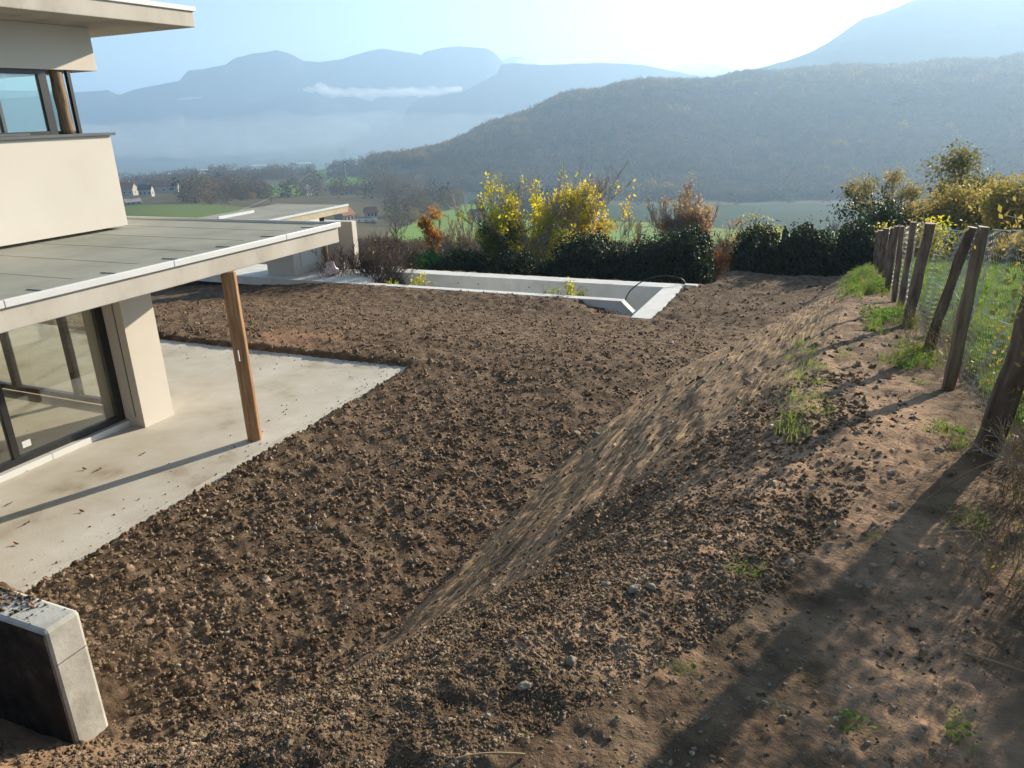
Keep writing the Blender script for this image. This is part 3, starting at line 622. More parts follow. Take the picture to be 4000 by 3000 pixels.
def wire_mesh(A, B, cell):
    (p0, t0), (p1, t1) = A, B; L = np.linalg.norm(p1-p0); nx = max(2, int(L/cell)); nz = int(1.02/(cell*.9)); wv, wf = [], []
    def pt(u, v):                       # u along, v up 0..1.02
        k = u/L; base = p0+(p1-p0)*k; up = (t0-p0)*(1-k)+(t1-p1)*k; up = up/np.linalg.norm(up)
        w = .03*math.sin(u*2.7+p0[1])*math.sin(v*3)+.015*math.sin(u*9+v*7); return base+up*(v*1.13+.06)+np.array([.085+w, 0, .012*math.sin(u*11)+.02*math.sin(k*3.14)*-1])
    r = .0008+.00006*p0[1]
    def seg(a, b):
        i = len(wv); d = b-a; u = np.cross(d, [1., .3, .2]); u /= np.linalg.norm(u)+1e-9; w = np.cross(d, u); w /= np.linalg.norm(w)+1e-9
        for c in (a, b):
            for k in range(3): an = 2.094*k; wv.append(c+(u*math.cos(an)+w*math.sin(an))*r)
        for k in range(3): wf.append((i+k, i+(k+1) % 3, i+3+(k+1) % 3, i+3+k))
    h = cell*.9
    for j in range(nz):
        for i in range(nx):
            o = .5*(j % 2); x = (i+o)*cell; z = j*h
            a = pt(x, z); b = pt(x, z+h*.6); seg(a, b)
            c = pt(x-cell/2, z+h); d = pt(x+cell/2, z+h); seg(b, c); seg(b, d)
    return wv, wf
for A, B in zip(PB[:-1], PB[1:]):
    far = A[0][1]; v, f = wire_mesh(A, B, .05 if far < 9 else (.075 if far < 16 else .11))
    mesh_np('wire_panel', np.array(v)-np.array(fo), np.array(f), m_wire, fence)
for hh_ in (1.17, .62):
    mb = MB(); pts = []
    for (p0, t0), (p1, t1) in zip(PB[:-1], PB[1:]):
        for k in range(6):
            u = k/6; p = p0*(1-u)+p1*u; up = (t0-p0)*(1-u)+(t1-p1)*u; up = up/np.linalg.norm(up); q = p+up*(hh_*1.0+.02)-np.array([0, 0, .03*math.sin(u*3.14)])+np.array([.06, 0, 0]); pts.append(Vector(q)-fo)
    mb.tube(pts, .0024, 4); mb.build('line_wire', m_wire, fence)

# ------------------------------------------------------------------ grass
def grass_mat(name, cols, tr=.45): return mat(name, cols, 2.2, 3, .7, 0, trans=tr, spec=.25, rand=.0)
m_grass = grass_mat('green_grass', [(.12, .20, .025), (.21, .32, .045), (.34, .37, .08)], .5)
m_weed = grass_mat('weed_leaf', [(.07, .15, .022), (.14, .26, .04), (.27, .30, .05)], .5)
m_straw = grass_mat('dry_straw', [(.25, .17, .09), (.38, .28, .16), (.45, .36, .22)], .25)
def tuft(name, n, h, spread, m, lean=.5, w=.006, seed=0, segs=3):
    r = np.random.default_rng(seed); V = []; Fq = []
    for i in range(n):
        a = r.uniform(0, 6.28); bx, by = r.normal(0, spread, 2)*.35; L = h*r.uniform(.5, 1.1); le = lean*r.uniform(.3, 1.3); ww = w*r.uniform(.7, 1.3); b = len(V)
        for k in range(segs+1):
            t = k/segs; rr = L*le*t*t; z = L*t*(1-.35*le*t); x = bx+math.cos(a)*rr; y = by+math.sin(a)*rr; q = ww*(1-t*.9)
            V += [(x-math.sin(a)*q, y+math.cos(a)*q, z), (x+math.sin(a)*q, y-math.cos(a)*q, z)]
        for k in range(segs): Fq.append((b+2*k, b+2*k+1, b+2*k+3, b+2*k+2))
    o = mesh_np(name, np.array(V), np.array(Fq), m); me = o.data; COL.objects.unlink(o); bpy.data.objects.remove(o); return me
def weed(name, n, h, m, seed=0, ls=.03):
    r = np.random.default_rng(seed); V = []; Fq = []
    for i in range(n):
        a = r.uniform(0, 6.28); rr = r.uniform(0, 1)**.7*h*.8; z = r.uniform(.1, 1)*h; c = np.array([math.cos(a)*rr, math.sin(a)*rr, z]); d = r.normal(0, 1, 3); d[2] *= .5; d /= np.linalg.norm(d)
        e = np.cross(d, r.normal(0, 1, 3)); e /= np.linalg.norm(e); s = ls*r.uniform(.6, 1.3); b = len(V)
        V += [c-d*s, c+e*s*.55, c+d*s, c-e*s*.55]; Fq.append((b, b+1, b+2, b+3))
    o = mesh_np(name, np.array(V), np.array(Fq), m); me = o.data; COL.objects.unlink(o); bpy.data.objects.remove(o); return me
C_grass = source_collection('grass_shape', [tuft('grass_tuft', 26, .30, .16, m_grass, .6, .0045, i) for i in range(4)]+[weed('weed_clump', 60, .22, m_weed, 9+i) for i in range(2)]+[tuft('straw_tuft', 12, .34, .12, m_straw, .5, .003, 30)])
n = 34000
u = rng.random(n); y = np.where(u < .55, rng.uniform(1.2, 12, n), rng.uniform(9, 34, n)); x = .98+rng.random(n)**1.2*(3+y*.6)
k = (x < 1.3+y*.62); x, y = x[k], y[k]; k = ns(x, y, 51, .9, 2) > -.55; x, y = x[k], y[k]; n = len(x)
s = rng.uniform(.5, 1.15, n)*(.8+.35*ns(x, y, 52, .5, 2))*np.clip(.45+(x-.9)/.8, .45, 1)
pk = rng.choice([0, 1, 2, 3, 4, 5, 6], n, p=[.2, .2, .2, .17, .08, .08, .07])
scatter('meadow_grass', np.stack([x, y, gz(x, y)-.01], -1), rng.uniform(0, 6.28, (n, 3))*[.03, .03, 1], s, C_grass, pk, 'sunlit green meadow grass beyond the wire fence')
# foot of the fence: weeds and grass on the path side
n = 1500; y = rng.uniform(1.0, 27, n); x = .62+rng.normal(0, .20, n)-.55*(y > 13)*rng.random(n); s = rng.uniform(.25, .7, n)*np.clip(.5+y/16, .5, 1.2)
k = (ns(x, y, 53, 1.1, 2) > .05-.12*(y > 12)) & (y > 1.8); x, y, s = x[k], y[k], s[k]; n = len(x)
scatter('fence_foot_weeds', np.stack([x, y, gz(x, y)-.01], -1), rng.uniform(0, 6.28, (n, 3))*[.06, .06, 1], s, C_grass, rng.choice(7, n, p=[.10, .10, .10, .10, .12, .13, .35]), 'weeds and dry stalks growing at the foot of the fence posts')
# sparse seedlings and straw on the soil
C_twig = source_collection('straw_shape', [tuft('straw', 3, .12, .1, m_straw, 2.2, .0022, 70+i, 4) for i in range(4)]+[tuft('sprout', 7, .06, .05, m_grass, .9, .002, 80)]+[weed('sprout_leaf', 5, .03, m_weed, 81, .012)])
n = 9000; x, y = vis_sample(n, 1.2, 24, -70, 12, 1.1); z0, d0, w0 = gz0(x, y); k = soil_ok(x, y) & (x < .6) & (rng.random(n) < np.where(d0 > 0, .35, .22+.5*((x < -6) & (y > 12)))); x, y = x[k], y[k]; n = len(x)
scatter('straw_bits', np.stack([x, y, gz(x, y)+.004], -1), rng.uniform(-1, 1, (n, 3))*[1.1, 1.1, 6], rng.uniform(.3, 1.1, n)*np.clip(np.hypot(x, y)/9, .35, 1), C_twig, rng.choice(6, n, p=[.22, .22, .2, .2, .1, .06]), 'bits of straw, roots and tiny sprouts scattered over the soil')
# grass clumps on the path edge
gr_me = [tuft('clump', 60, .15, .20, m_grass, 1.1, .0026, 90+i) for i in range(4)]
gl_ = [(3130, 1345, 1., 'tall loose grass clump at the top edge of the bank'), (3180, 1420, .8, 'small bright grass clump just right of the tall loose one'), (3120, 1480, 1.1, 'wide grass patch midway along the bank edge'), (3200, 1500, .7, 'thin grass spray beside the wide patch on the bank edge'), (3090, 1400, .7, 'short grass clump on the bank shoulder'),
       (3110, 1640, 1.0, 'bright green grass clump nearest the camera on the path edge'), (3190, 1610, .9, 'grass clump in the sun right of the nearest path clump'), (3070, 1670, .6, 'low leafy grass tuft leaning down the bank'), (3610, 1500, .55, 'small green tuft between two leaning posts'), (3690, 1680, .6, 'grass tuft at the foot of the thick near post'),
       (3150, 1560, 1.1, 'thick green grass patch between the loose and the nearest clumps on the bank edge'), (3170, 1380, 1.0, 'upper grass patch on the bank edge facing the fence'), (3140, 1690, .9, 'lowest leafy grass patch on the bank edge by the post shadow'), (3210, 1440, .8, 'yellowish grass spray on the trodden side of the bank edge'), (2680, 2620, .35, 'tiny grass tuft in the dark post shadow'), (3420, 2110, .4, 'pale grass sprig on the sunlit path'), (3800, 2040, .9, 'dark green grass at the shady right edge of the path'), (2910, 2230, .5, 'straggly yellow green weed on the foreground path edge'), (3400, 1210, .9, 'grass clump on the far path by the posts'), (3280, 1150, .8, 'pale grass patch far along the path')]
for i, (px, py, s, lb) in enumerate(gl_):
    p = ghit(px, py); o = link('grass_clump', gr_me[i % 4]); o.location = (p[0], p[1], p[2]-.01); o.scale = (s*.9,)*3; o.rotation_euler = (0, 0, i*1.7); tag(o, lb, 'grass clump')
# long bent dry stems at the right
for px, py, dx, dz, lb in [(3620, 1960, .32, .30, 'longest pale dry grass stem arching across the right of the path'), (3650, 2100, .16, .10, 'bent dry stem lying low at the right path edge'), (3770, 2560, .28, .03, 'flat dry stem near the lower right corner'), (2050, 2960, -.14, .05, 'forked dry root stub lying on the foreground soil')]:
    p = ghit(px, py); pts = [Vector((p[0]+dx*t, p[1]-.12*t, p[2]+.01+dz*math.sin(t*1.6))) for t in np.linspace(0, 1, 9)]
    tag(MB().tube(pts, [.004*(1-.7*i/8)+.0008 for i in range(9)], 5).build('dry_grass', m_straw), lb, 'dry grass')
# fallen leaves on the terrace
m_leafd = mat('dead_leaf', [(.12, .04, .015), (.25, .09, .03)], 30, 3, .8)
lf = [(330, 1835, 'curled brown leaf in front of the sliding door'), (390, 1835, 'brown leaf standing up beside the curled one'), (560, 1775, 'lone brown leaf nearer the wooden post'), (320, 2000, 'brown leaf just below the post shadow'), (110, 2045, 'small leaf left of the others below the shadow'), (40, 1970, 'dark leaf above the shadow at the left edge'), (62, 2128, 'small leaf low on the terrace at the left'), (235, 1755, 'brown leaf by the white door sill'), (300, 1707, 'leaf tucked under the door sill'), (100, 1840, 'leaf against the sill at the far left')]
for i, (px, py, lb) in enumerate(lf):
    p = at(px, py, 0); mb = MB(); K = 6; V = []
    for k in range(K+1):
        t = k/K-.5; w = .022*(1-(2*t)**2)+.002; V += [(t*.11, -w, .018*abs(t)*2+.012), (t*.11, 0, .004+.02*abs(t)*2), (t*.11, w, .018*abs(t)*2+.016)]
    mb.poly(V, sum([[(3*k, 3*k+1, 3*k+4, 3*k+3), (3*k+1, 3*k+2, 3*k+5, 3*k+4)] for k in range(K)], []))
    o = mb.build('dry_leaf', m_leafd); o.location = (p[0], p[1], .002); o.rotation_euler = (.2*math.sin(i*3), .2, i*2.1); o.scale = (.8,)*3; tag(o, lb, 'leaf', 'dry leaves on the terrace')

tick('-------- trees')
# ------------------------------------------------------------------ trees
def leaf_mat(name, cols, tr=.5, scale=1.3): return mat(name, cols, scale, 4, .55, 0, trans=tr, spec=.3, pos=[.36+.28*i/max(len(cols)-1, 1) for i in range(len(cols))])
m_twig = mat('grey_bark', [(.10, .085, .065), (.2, .17, .135)], 5, 4, .9, .4, 30)
m_twig_pale = mat('pale_bark', [(.26, .23, .19), (.44, .40, .34)], 5, 4, .9, .4, 30)
m_twig_dark = mat('dark_bark', [(.05, .035, .03), (.10, .07, .06)], 5, 4, .9, .4, 30)
L_yel = leaf_mat('yellow_ash_leaf', [(.24, .32, .02), (.62, .56, .03), (.75, .60, .05)], .6)
L_yel2 = leaf_mat('golden_leaf', [(.42, .46, .03), (.74, .60, .05), (.72, .48, .07)], .6)
L_org = leaf_mat('orange_leaf', [(.45, .24, .03), (.55, .28, .04), (.45, .16, .03)])
L_red = leaf_mat('russet_leaf', [(.52, .40, .10), (.52, .30, .14), (.44, .2, .13)], .55)
L_ivy = leaf_mat('ivy_leaf', [(.010, .022, .006), (.018, .038, .009), (.035, .06, .014)], .3)
L_con = leaf_mat('conifer_leaf', [(.03, .10, .03), (.06, .18, .04)], .35)
L_oak = leaf_mat('oak_leaf', [(.10, .12, .025), (.22, .2, .04), (.3, .24, .06)], .4)
L_brn = leaf_mat('brown_autumn_leaf', [(.28, .25, .06), (.42, .33, .08), (.42, .28, .10)], .45)
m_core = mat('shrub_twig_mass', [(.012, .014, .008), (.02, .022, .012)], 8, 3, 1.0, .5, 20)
def grow(P0, D0, L0, R0, lev, r, up=.25, spread=.6, nch=3, wob=.12, decay=.66, out=None, tips=None, minr=.004, side=True):
    """recursive limbs; out = [(points, radii)]"""
    k = 4 if lev > 0 else 3; pts = [P0]; rs = [R0]; p = P0.copy(); d = D0/np.linalg.norm(D0)
    for i in range(k):
        d = d+r.normal(0, wob, 3)+np.array([0, 0, up*.25]); d /= np.linalg.norm(d); p = p+d*L0/k; pts.append(p.copy()); rs.append(max(R0*(1-.55*(i+1)/k), minr))
    out.append((pts, rs, lev))
    if lev == 0: tips.append((pts[-1], d)); tips.append((pts[1], d)); return
    for c in range(nch+(r.random() < .4)):
        i = r.integers(1, k+1) if side and c > 0 else k
        a = r.uniform(0, 6.28); u = np.cross(d, [0, 0, 1.]) if abs(d[2]) < .95 else np.array([1., 0, 0]); u = u/np.linalg.norm(u); w = np.cross(d, u)
        nd = d+(u*math.cos(a)+w*math.sin(a))*spread*r.uniform(.5, 1.3)+np.array([0, 0, up]); grow(pts[i], nd, L0*decay*r.uniform(.75, 1.15), rs[i]*.68, lev-1, r, up, spread, nch, wob, decay, out, tips, minr, side)
def quads_leaves(C, size, r, flat=.0):
    n = len(C); d = r.normal(0, 1, (n, 3)); d /= np.linalg.norm(d, axis=1)[:, None]; e = np.cross(d, r.normal(0, 1, (n, 3))); e /= np.linalg.norm(e, axis=1)[:, None]+1e-9
    s = (size*r.uniform(.6, 1.3, n))[:, None]; V = np.stack([C-d*s, C+e*s*.5, C+d*s, C-e*s*.5], 1).reshape(-1, 3); Q = np.arange(4*n).reshape(n, 4); return V, Q
def tree(label, base, h, seed, lm, lev=4, nleaf=9000, lsize=.05, spread=.6, up=.25, stems=1, bark=None, trunk=.3, r0=None, clump=.22, bare_top=0., name='tree', cat='tree', group=None, nch=3, decay=.68, zleaf=(0, 1), lean=(0, 0), wob=.12, sides=5, keep=1., minr=.004, gap=-.1):
    r = np.random.default_rng(seed); root = empty(name, base); tag(root, label, cat, group); out = []; tips = []; r0 = r0 or h*.018
    for s in range(stems):
        a = s*6.28/stems+r.uniform(0, 1); d = np.array([math.cos(a)*.25*(stems > 1)+lean[0], math.sin(a)*.25*(stems > 1)+lean[1], 1.])
        grow(np.array([0, 0, -.15])+r.normal(0, .05, 3)*(stems > 1), d, h*trunk, r0, lev, r, up, spread, nch, wob, decay, out, tips, minr)
    zmax = max(t[0][2] for t in tips); f = h/zmax
    mb = MB()
    for pts, rs, lv in out:
        if keep < 1 and lv == 0 and r.random() > keep: continue
        mb.tube([p*f for p in pts], rs, max(3, sides-(lev-lv)), caps=False)
    mb.build('trunk', bark or m_twig, root, True)
    if nleaf:
        T = np.array([t[0]*f for t in tips]); zz = T[:, 2]/h; pr = np.clip((zz-zleaf[0])/.08, 0, 1)*np.clip((zleaf[1]+.1-zz)/.15, 0.0, 1)
        if bare_top: pr *= np.clip((1-bare_top+.12*r.normal(0, 1, len(T))-zz)/.1, 0, 1)
        pr = pr*(r.random(len(T))**1.3+.02)*np.clip((ns(T[:, 0]+seed, T[:, 1]+T[:, 2]*.8, seed, 1.7, 2)-gap+.15)/.3, 0, 1)+1e-9; pr /= pr.sum(); i = r.choice(len(T), nleaf, p=pr); C = T[i]+r.normal(0, clump, (nleaf, 3))*[1, 1, .8]
        V, Q = quads_leaves(C, lsize, r); mesh_np('crown', V, Q, lm, root)
    return root
def shrub(label, base, rx, ry, h, seed, lm=L_ivy, n=9000, ls=.05, name='shrub', group=None, rag=.18, core=True, cat='shrub'):
    r = np.random.default_rng(seed); root = empty(name, base); tag(root, label, cat, group)
    if core:
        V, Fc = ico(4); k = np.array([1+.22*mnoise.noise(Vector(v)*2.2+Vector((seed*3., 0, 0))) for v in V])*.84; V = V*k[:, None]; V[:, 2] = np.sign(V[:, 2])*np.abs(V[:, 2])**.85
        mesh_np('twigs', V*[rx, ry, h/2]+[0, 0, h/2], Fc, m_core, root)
    d = r.normal(0, 1, (n, 3)); d /= np.linalg.norm(d, axis=1)[:, None]; k = np.array([mnoise.noise(Vector(v)*2.2+Vector((seed*3., 0, 0))) for v in d]); k2 = np.array([mnoise.noise(Vector(v)*6+Vector((seed*5., 1, 0))) for v in d])
    d[:, 2] = np.sign(d[:, 2])*np.abs(d[:, 2])**.85; rad = (1+.22*k+rag*k2)*(1-.16*r.random(n)**1.5+.10*(r.random(n) < .12)*r.random(n)*2.0); C = d*rad[:, None]*[rx, ry, h/2]+[0, 0, h/2]
    C[:, 2] = np.maximum(C[:, 2], .02); V, Q = quads_leaves(C, ls, r); mesh_np('crown', V, Q, lm, root); return root

YH = Y_FO+4.6
def hb(px, py, y=YH):
    p = aty(px, py, y); return p
shr = [(1668, 62, 985, 60, L_con, 'conifer_bush', 'bright green feathery conifer bush at the left end of the hedge', .07), (1810, 90, 978, 61, L_ivy, 'ivy_shrub', 'dark peaked ivy shrub right of the feathery conifer bush', .12), (1905, 60, 1030, 62, L_ivy, 'ivy_shrub', 'lowest dark shrub under the bare saplings', .1), (2000, 85, 985, 63, L_ivy, 'ivy_shrub', 'dark ivy shrub at the foot of the tallest yellow tree', .1),
       (2140, 48, 1018, 64, L_ivy, 'ivy_shrub', 'small round dark shrub right of the yellow tree trunk', .06), (2300, 140, 915, 65, L_ivy, 'ivy_shrub', 'tall ragged ivy mound under the right hand yellow tree', .2), (2560, 165, 930, 66, L_ivy, 'ivy_shrub', 'broad dark ivy mound behind the pool hose', .12), (2690, 90, 893, 67, L_ivy, 'ivy_shrub', 'ivy mound left of the gap with orange leaves', .12),
       (2955, 105, 888, 68, L_ivy, 'ivy_shrub', 'dark ivy bush right of the gap with orange leaves', .12), (3140, 110, 880, 69, L_ivy, 'ivy_shrub', 'ivy bush right of the utility pole top', .14), (3335, 105, 868, 70, L_ivy, 'ivy_shrub', 'last ivy bush beside the far fence posts', .12), (3050, 70, 960, 71, L_ivy, 'ivy_shrub', 'low dark ivy filling between two hedge bushes', .1)]
for px, hw, top, sd_, lm, nm, lb, rag in shr:
    p0 = hb(px, 1085); p0[2] = -3.4; t = hb(px, top); w = abs(hb(px+hw, 1000)[0]-hb(px-hw, 1000)[0])/2
    shrub(lb, tuple(p0), w*1.02, 1.5, t[2]-p0[2], sd_, lm, 10000, .058 if lm is L_ivy else .045, nm, 'evergreen shrubs in the hedge beyond the pool', rag)

def tb(px, y, z=None):
    p = aty(px, 1060, y); p[2] = z if z is not None else gheight(p[0], p[1])-.1; return p
def toph(px, py, y, p): return aty(px, py, y)[2]-p[2]
def T(px, top, y, label, seed, lm, z=None, **k):
    p = tb(px, y, z); tp = aty(px, top, y); p[0] = (p[0]+tp[0])/2; return tree(label, tuple(p), tp[2]-p[2], seed, lm, **k)
T(2055, 612, 35.0, 'tallest yellow green ash with bare grey twigs above its crown', 101, L_yel, z=-3.8, lev=5, nleaf=3900, lsize=.088, spread=.66, up=.22, bark=m_twig_pale, stems=3, nch=3, trunk=.32, r0=.11, clump=.11, bare_top=.20, decay=.72, minr=.014, keep=.4, gap=.16)
T(1960, 800, 35.5, 'dark green and yellow leaning tree left of the tallest ash', 102, leaf_mat('green_yellow_leaf', [(.05, .09, .02), (.14, .2, .02), (.4, .36, .02)]), z=-3.8, lev=4, nleaf=9000, lsize=.065, spread=.5, up=.25, stems=2, clump=.22, minr=.006)
T(2310, 625, 35.5, 'second yellow ash with several straight stems right of the tallest', 103, L_yel2, z=-3.6, lev=5, nleaf=3700, lsize=.086, bark=m_twig_pale, spread=.66, up=.2, stems=4, trunk=.34, r0=.08, clump=.11, bare_top=.08, decay=.72, minr=.014, keep=.4, gap=.16)
T(2190, 725, 37.5, 'thin orange pink tree between the two yellow ashes', 104, L_org, z=-4.0, lev=4, nleaf=4500, lsize=.06, spread=.4, up=.3, stems=2, clump=.2, minr=.006)
T(2120, 900, 34.5, 'low yellow leafed sapling in the gap below the ashes', 105, L_yel, z=-3.6, lev=4, nleaf=4200, lsize=.06, spread=.5, up=.2, stems=3, clump=.25, minr=.006)
T(1688, 795, 35.5, 'slender orange poplar standing alone before the green field', 106, L_org, z=-4.0, lev=4, nleaf=3600, lsize=.07, spread=.36, up=.42, stems=1, nch=4, trunk=.4, clump=.11, minr=.006)
for i, (px, top, y, lb) in enumerate([(1790, 800, 35.5, 'pale bare sapling right of the orange poplar'), (1850, 830, 35.5, 'bare sapling with a few yellow leaves left of the ash'), (1745, 880, 35, 'short bare sapling beside the orange poplar'), (1890, 800, 37, 'thin sapling with orange leaves on its top twigs'), (1925, 860, 35.5, 'bare sapling touching the leaning yellow tree'), (1600, 960, 33, 'low bare twiggy bush left of the poplar'), (1820, 900, 36, 'shortest bare sapling in the thicket'), (2500, 850, 37, 'spindly leafless sapling left of the russet vase shaped tree'), (2425, 900, 37, 'small leafless sapling over the broad ivy mound')]):
    T(px, top, y, lb, 120+i, L_org, z=-4.1, lev=4, nleaf=90, lsize=.06, spread=.35, up=.4, stems=2, bark=m_twig_pale, trunk=.36, r0=.035, clump=.1, minr=.011, name='sapling', cat='sapling', zleaf=(.5, 1.2))
T(2690, 690, 35.5, 'round russet and yellow vase shaped tree above the ivy mound', 107, L_red, z=-3.5, lev=5, nleaf=5200, lsize=.055, spread=.46, up=.34, stems=5, nch=3, trunk=.22, r0=.05, clump=.10, decay=.74, minr=.011, bark=m_twig_pale, gap=-.05)
T(2940, 815, 37.5, 'small golden yellow tree behind the dark hedge', 108, L_yel2, z=-3.8, lev=4, nleaf=5000, lsize=.05, spread=.4, up=.4, stems=3, clump=.15, minr=.006)
T(2850, 850, 34.5, 'pinkish twiggy bush leaning over the hedge gap', 109, L_red, z=-3.3, lev=5, nleaf=2500, lsize=.04, spread=.5, up=.2, stems=4, trunk=.25, clump=.12, minr=.006, name='bush', cat='bush')
T(2790, 960, 32.7, 'reddish orange leafed bush low in the hedge gap', 110, leaf_mat('red_leaf', [(.35, .10, .02), (.45, .16, .03)]), z=-2.6, lev=4, nleaf=1600, lsize=.045, spread=.55, up=.1, stems=3, bark=m_twig_dark, clump=.15, minr=.006, r0=.05, name='bush', cat='bush')
T(3250, 835, 35.5, 'grey leafless bush behind the right end of the hedge', 111, L_red, z=-3.6, lev=5, nleaf=300, lsize=.04, spread=.5, up=.15, stems=4, trunk=.25, bark=m_twig, clump=.12, minr=.006, name='bush', cat='bush')
# bare thicket left of the paving
T(1450, 850, 24.5, 'dark bare thorny shrub with a few orange leaves beside the pool house wall', 112, L_org, z=-4.2, lev=6, nleaf=160, lsize=.06, spread=.62, up=.12, stems=5, trunk=.24, r0=.05, bark=m_twig_dark, clump=.1, minr=.0065, zleaf=(.4, 1.1), name='shrub', cat='shrub', decay=.74)
T(1530, 940, 25.0, 'lower tangled bare shrub at the corner of the paving', 113, L_org, z=-4.0, lev=5, nleaf=130, lsize=.05, spread=.7, up=.05, stems=5, trunk=.25, bark=m_twig, clump=.1, minr=.006, name='shrub', cat='shrub')
# right hand trees
T(3440, 770, 36.0, 'dark ivy clad tree stump behind the far fence posts', 130, L_ivy, z=-4.1, lev=4, nleaf=14000, lsize=.07, spread=.5, up=.1, stems=3, clump=.35, minr=.008)
T(3530, 860, 35.0, 'dark green bush between ivy clad tree and fence', 131, L_ivy, z=-3.8, lev=4, nleaf=9000, lsize=.07, spread=.5, up=.1, stems=3, clump=.3, minr=.008, name='bush', cat='bush')
T(3560, 650, 42.0, 'light yellow half bare tree left of the big oak', 132, L_brn, z=-4.1, lev=5, nleaf=5500, lsize=.07, spread=.5, up=.2, stems=2, trunk=.28, clump=.22, minr=.011, keep=.7)
T(3720, 590, 46.0, 'big rounded oak with green bronze crown', 133, L_oak, z=-4.1, lev=5, nleaf=17000, lsize=.10, spread=.55, up=.12, stems=2, trunk=.3, clump=.36, minr=.012, keep=.6)
T(3860, 640, 44.0, 'dark leafless tree rising right of the oak', 134, L_brn, z=-4.1, lev=5, nleaf=0, spread=.45, up=.25, stems=2, trunk=.3, bark=m_twig_dark, minr=.012)
T(3690, 720, 38.0, 'orange brown bushy tree in front of the oak', 135, L_brn, z=-3.8, lev=5, nleaf=14000, lsize=.08, spread=.55, up=.1, stems=3, clump=.32, minr=.008, keep=.6)
T(3850, 740, 36.0, 'golden brown spreading tree at the right', 136, L_brn, z=-3.4, lev=5, nleaf=14000, lsize=.08, spread=.6, up=.1, stems=3, clump=.32, minr=.008, keep=.6)
T(3700, 820, 31.0, 'yellow green leafy bush right behind the fence wire', 137, L_yel, z=-3.0, lev=4, nleaf=6000, lsize=.06, spread=.55, up=.15, stems=4, clump=.2, minr=.006, name='bush', cat='bush')
T(3590, 880, 30.0, 'small yellow bush behind the tall fence post', 138, L_brn, z=-2.8, lev=4, nleaf=5000, lsize=.055, spread=.55, up=.15, stems=4, clump=.2, minr=.006, name='bush', cat='bush')
T(3970, 700, 30.0, 'golden tree cut by the right edge of the view', 139, L_brn, z=-.8, lev=5, nleaf=12000, lsize=.07, spread=.55, up=.12, stems=3, clump=.28, minr=.008, keep=.6)
T(3840, 880, 27.0, 'olive brown bush low behind the wire at the right', 140, L_oak, z=-.6, lev=4, nleaf=8000, lsize=.055, spread=.6, up=.1, stems=4, clump=.22, minr=.006, name='bush', cat='bush')
T(3980, 900, 25.0, 'yellow brown bush at the right edge above the meadow', 141, L_brn, z=-.2, lev=4, nleaf=7000, lsize=.055, spread=.6, up=.1, stems=4, clump=.22, minr=.006, name='bush', cat='bush')
for px, py, h, lb, sd_ in [(3760, 1500, .6, 'tall brown seeded weed between the grey timber and the thickest post', 171), (3700, 1420, .55, 'dry brown weed leaning on the wire behind the grey timber', 172), (3880, 1800, .42, 'tangle of dry stems at the foot of the thickest post', 173), (3950, 1950, .45, 'arching dead stalks at the right edge below the thickest post', 174), (3560, 1330, .45, 'small dry weed behind the leaning round post', 175), (3960, 2300, .35, 'dead stalks in the shade at the lower right', 176)]:
    p = ghit(px, py); tree(lb, (p[0], p[1], p[2]), h, sd_, L_brn, lev=3, nleaf=70, lsize=.009, spread=.6, up=.2, stems=5, trunk=.45, r0=.0035, clump=.03, minr=.0011, bark=m_straw, name='dry_weed', cat='weed')
# outside the frame on the right: they throw the dark shade over the lower right of the path
tree('bare spreading tree standing in the meadow right of the view', (13.5, 17.5, .6), 9, 150, L_brn, lev=5, nleaf=1500, lsize=.07, spread=.5, up=.15, stems=2, trunk=.3, clump=.3, minr=.012, keep=.6)
tree('thorny bramble bush at the fence right of the view', (2.05, 5.5, gheight(2.05, 5.5)), 1.15, 151, L_brn, lev=5, nleaf=4000, lsize=.018, spread=.5, up=.12, stems=6, trunk=.3, r0=.012, clump=.10, minr=.0025, name='bush', cat='bush')
tree('low leafy bush at the fence beside the photographer', (1.55, 4.15, gheight(1.55, 4.15)), 1.4, 152, L_brn, lev=5, nleaf=9000, lsize=.018, spread=.5, up=.12, stems=6, trunk=.3, r0=.012, clump=.10, minr=.0025, name='bush', cat='bush')
tree('dry leafless bramble arching over the foot of the thickest post', (.98, 3.45, gheight(.98, 3.45)), .62, 153, L_brn, lev=4, nleaf=60, lsize=.012, spread=.8, up=-.02, stems=5, trunk=.35, r0=.006, clump=.04, minr=.0014, bark=m_twig_pale, name='bramble', cat='bramble')
# plants growing in the empty pool
for px, py, tp, lb, lm, sd_ in [(2195, 1150, 1085, 'tallest red tipped weed growing in the pool', L_yel, 160), (2120, 1150, 1115, 'bushy green weed left of the tallest pool weed', L_oak, 161), (2230, 1150, 1112, 'green weed right of the tallest pool weed', L_oak, 162), (1600, 1120, 1078, 'leafy weed at the shallow left end of the pool', L_yel, 163), (1640, 1120, 1098, 'small reddish weed at the left end of the pool', L_red, 164)]:
    yy = Y_NI+.35; t = aty(px, tp, yy); zb_ = D+.0
    tree(lb, (t[0], yy, zb_), t[2]-zb_, sd_, lm, lev=3, nleaf=420, lsize=.04, spread=.3, up=.4, stems=4, trunk=.45, r0=.012, clump=.08, minr=.003, name='weed', cat='weed', zleaf=(.45, 1.2))

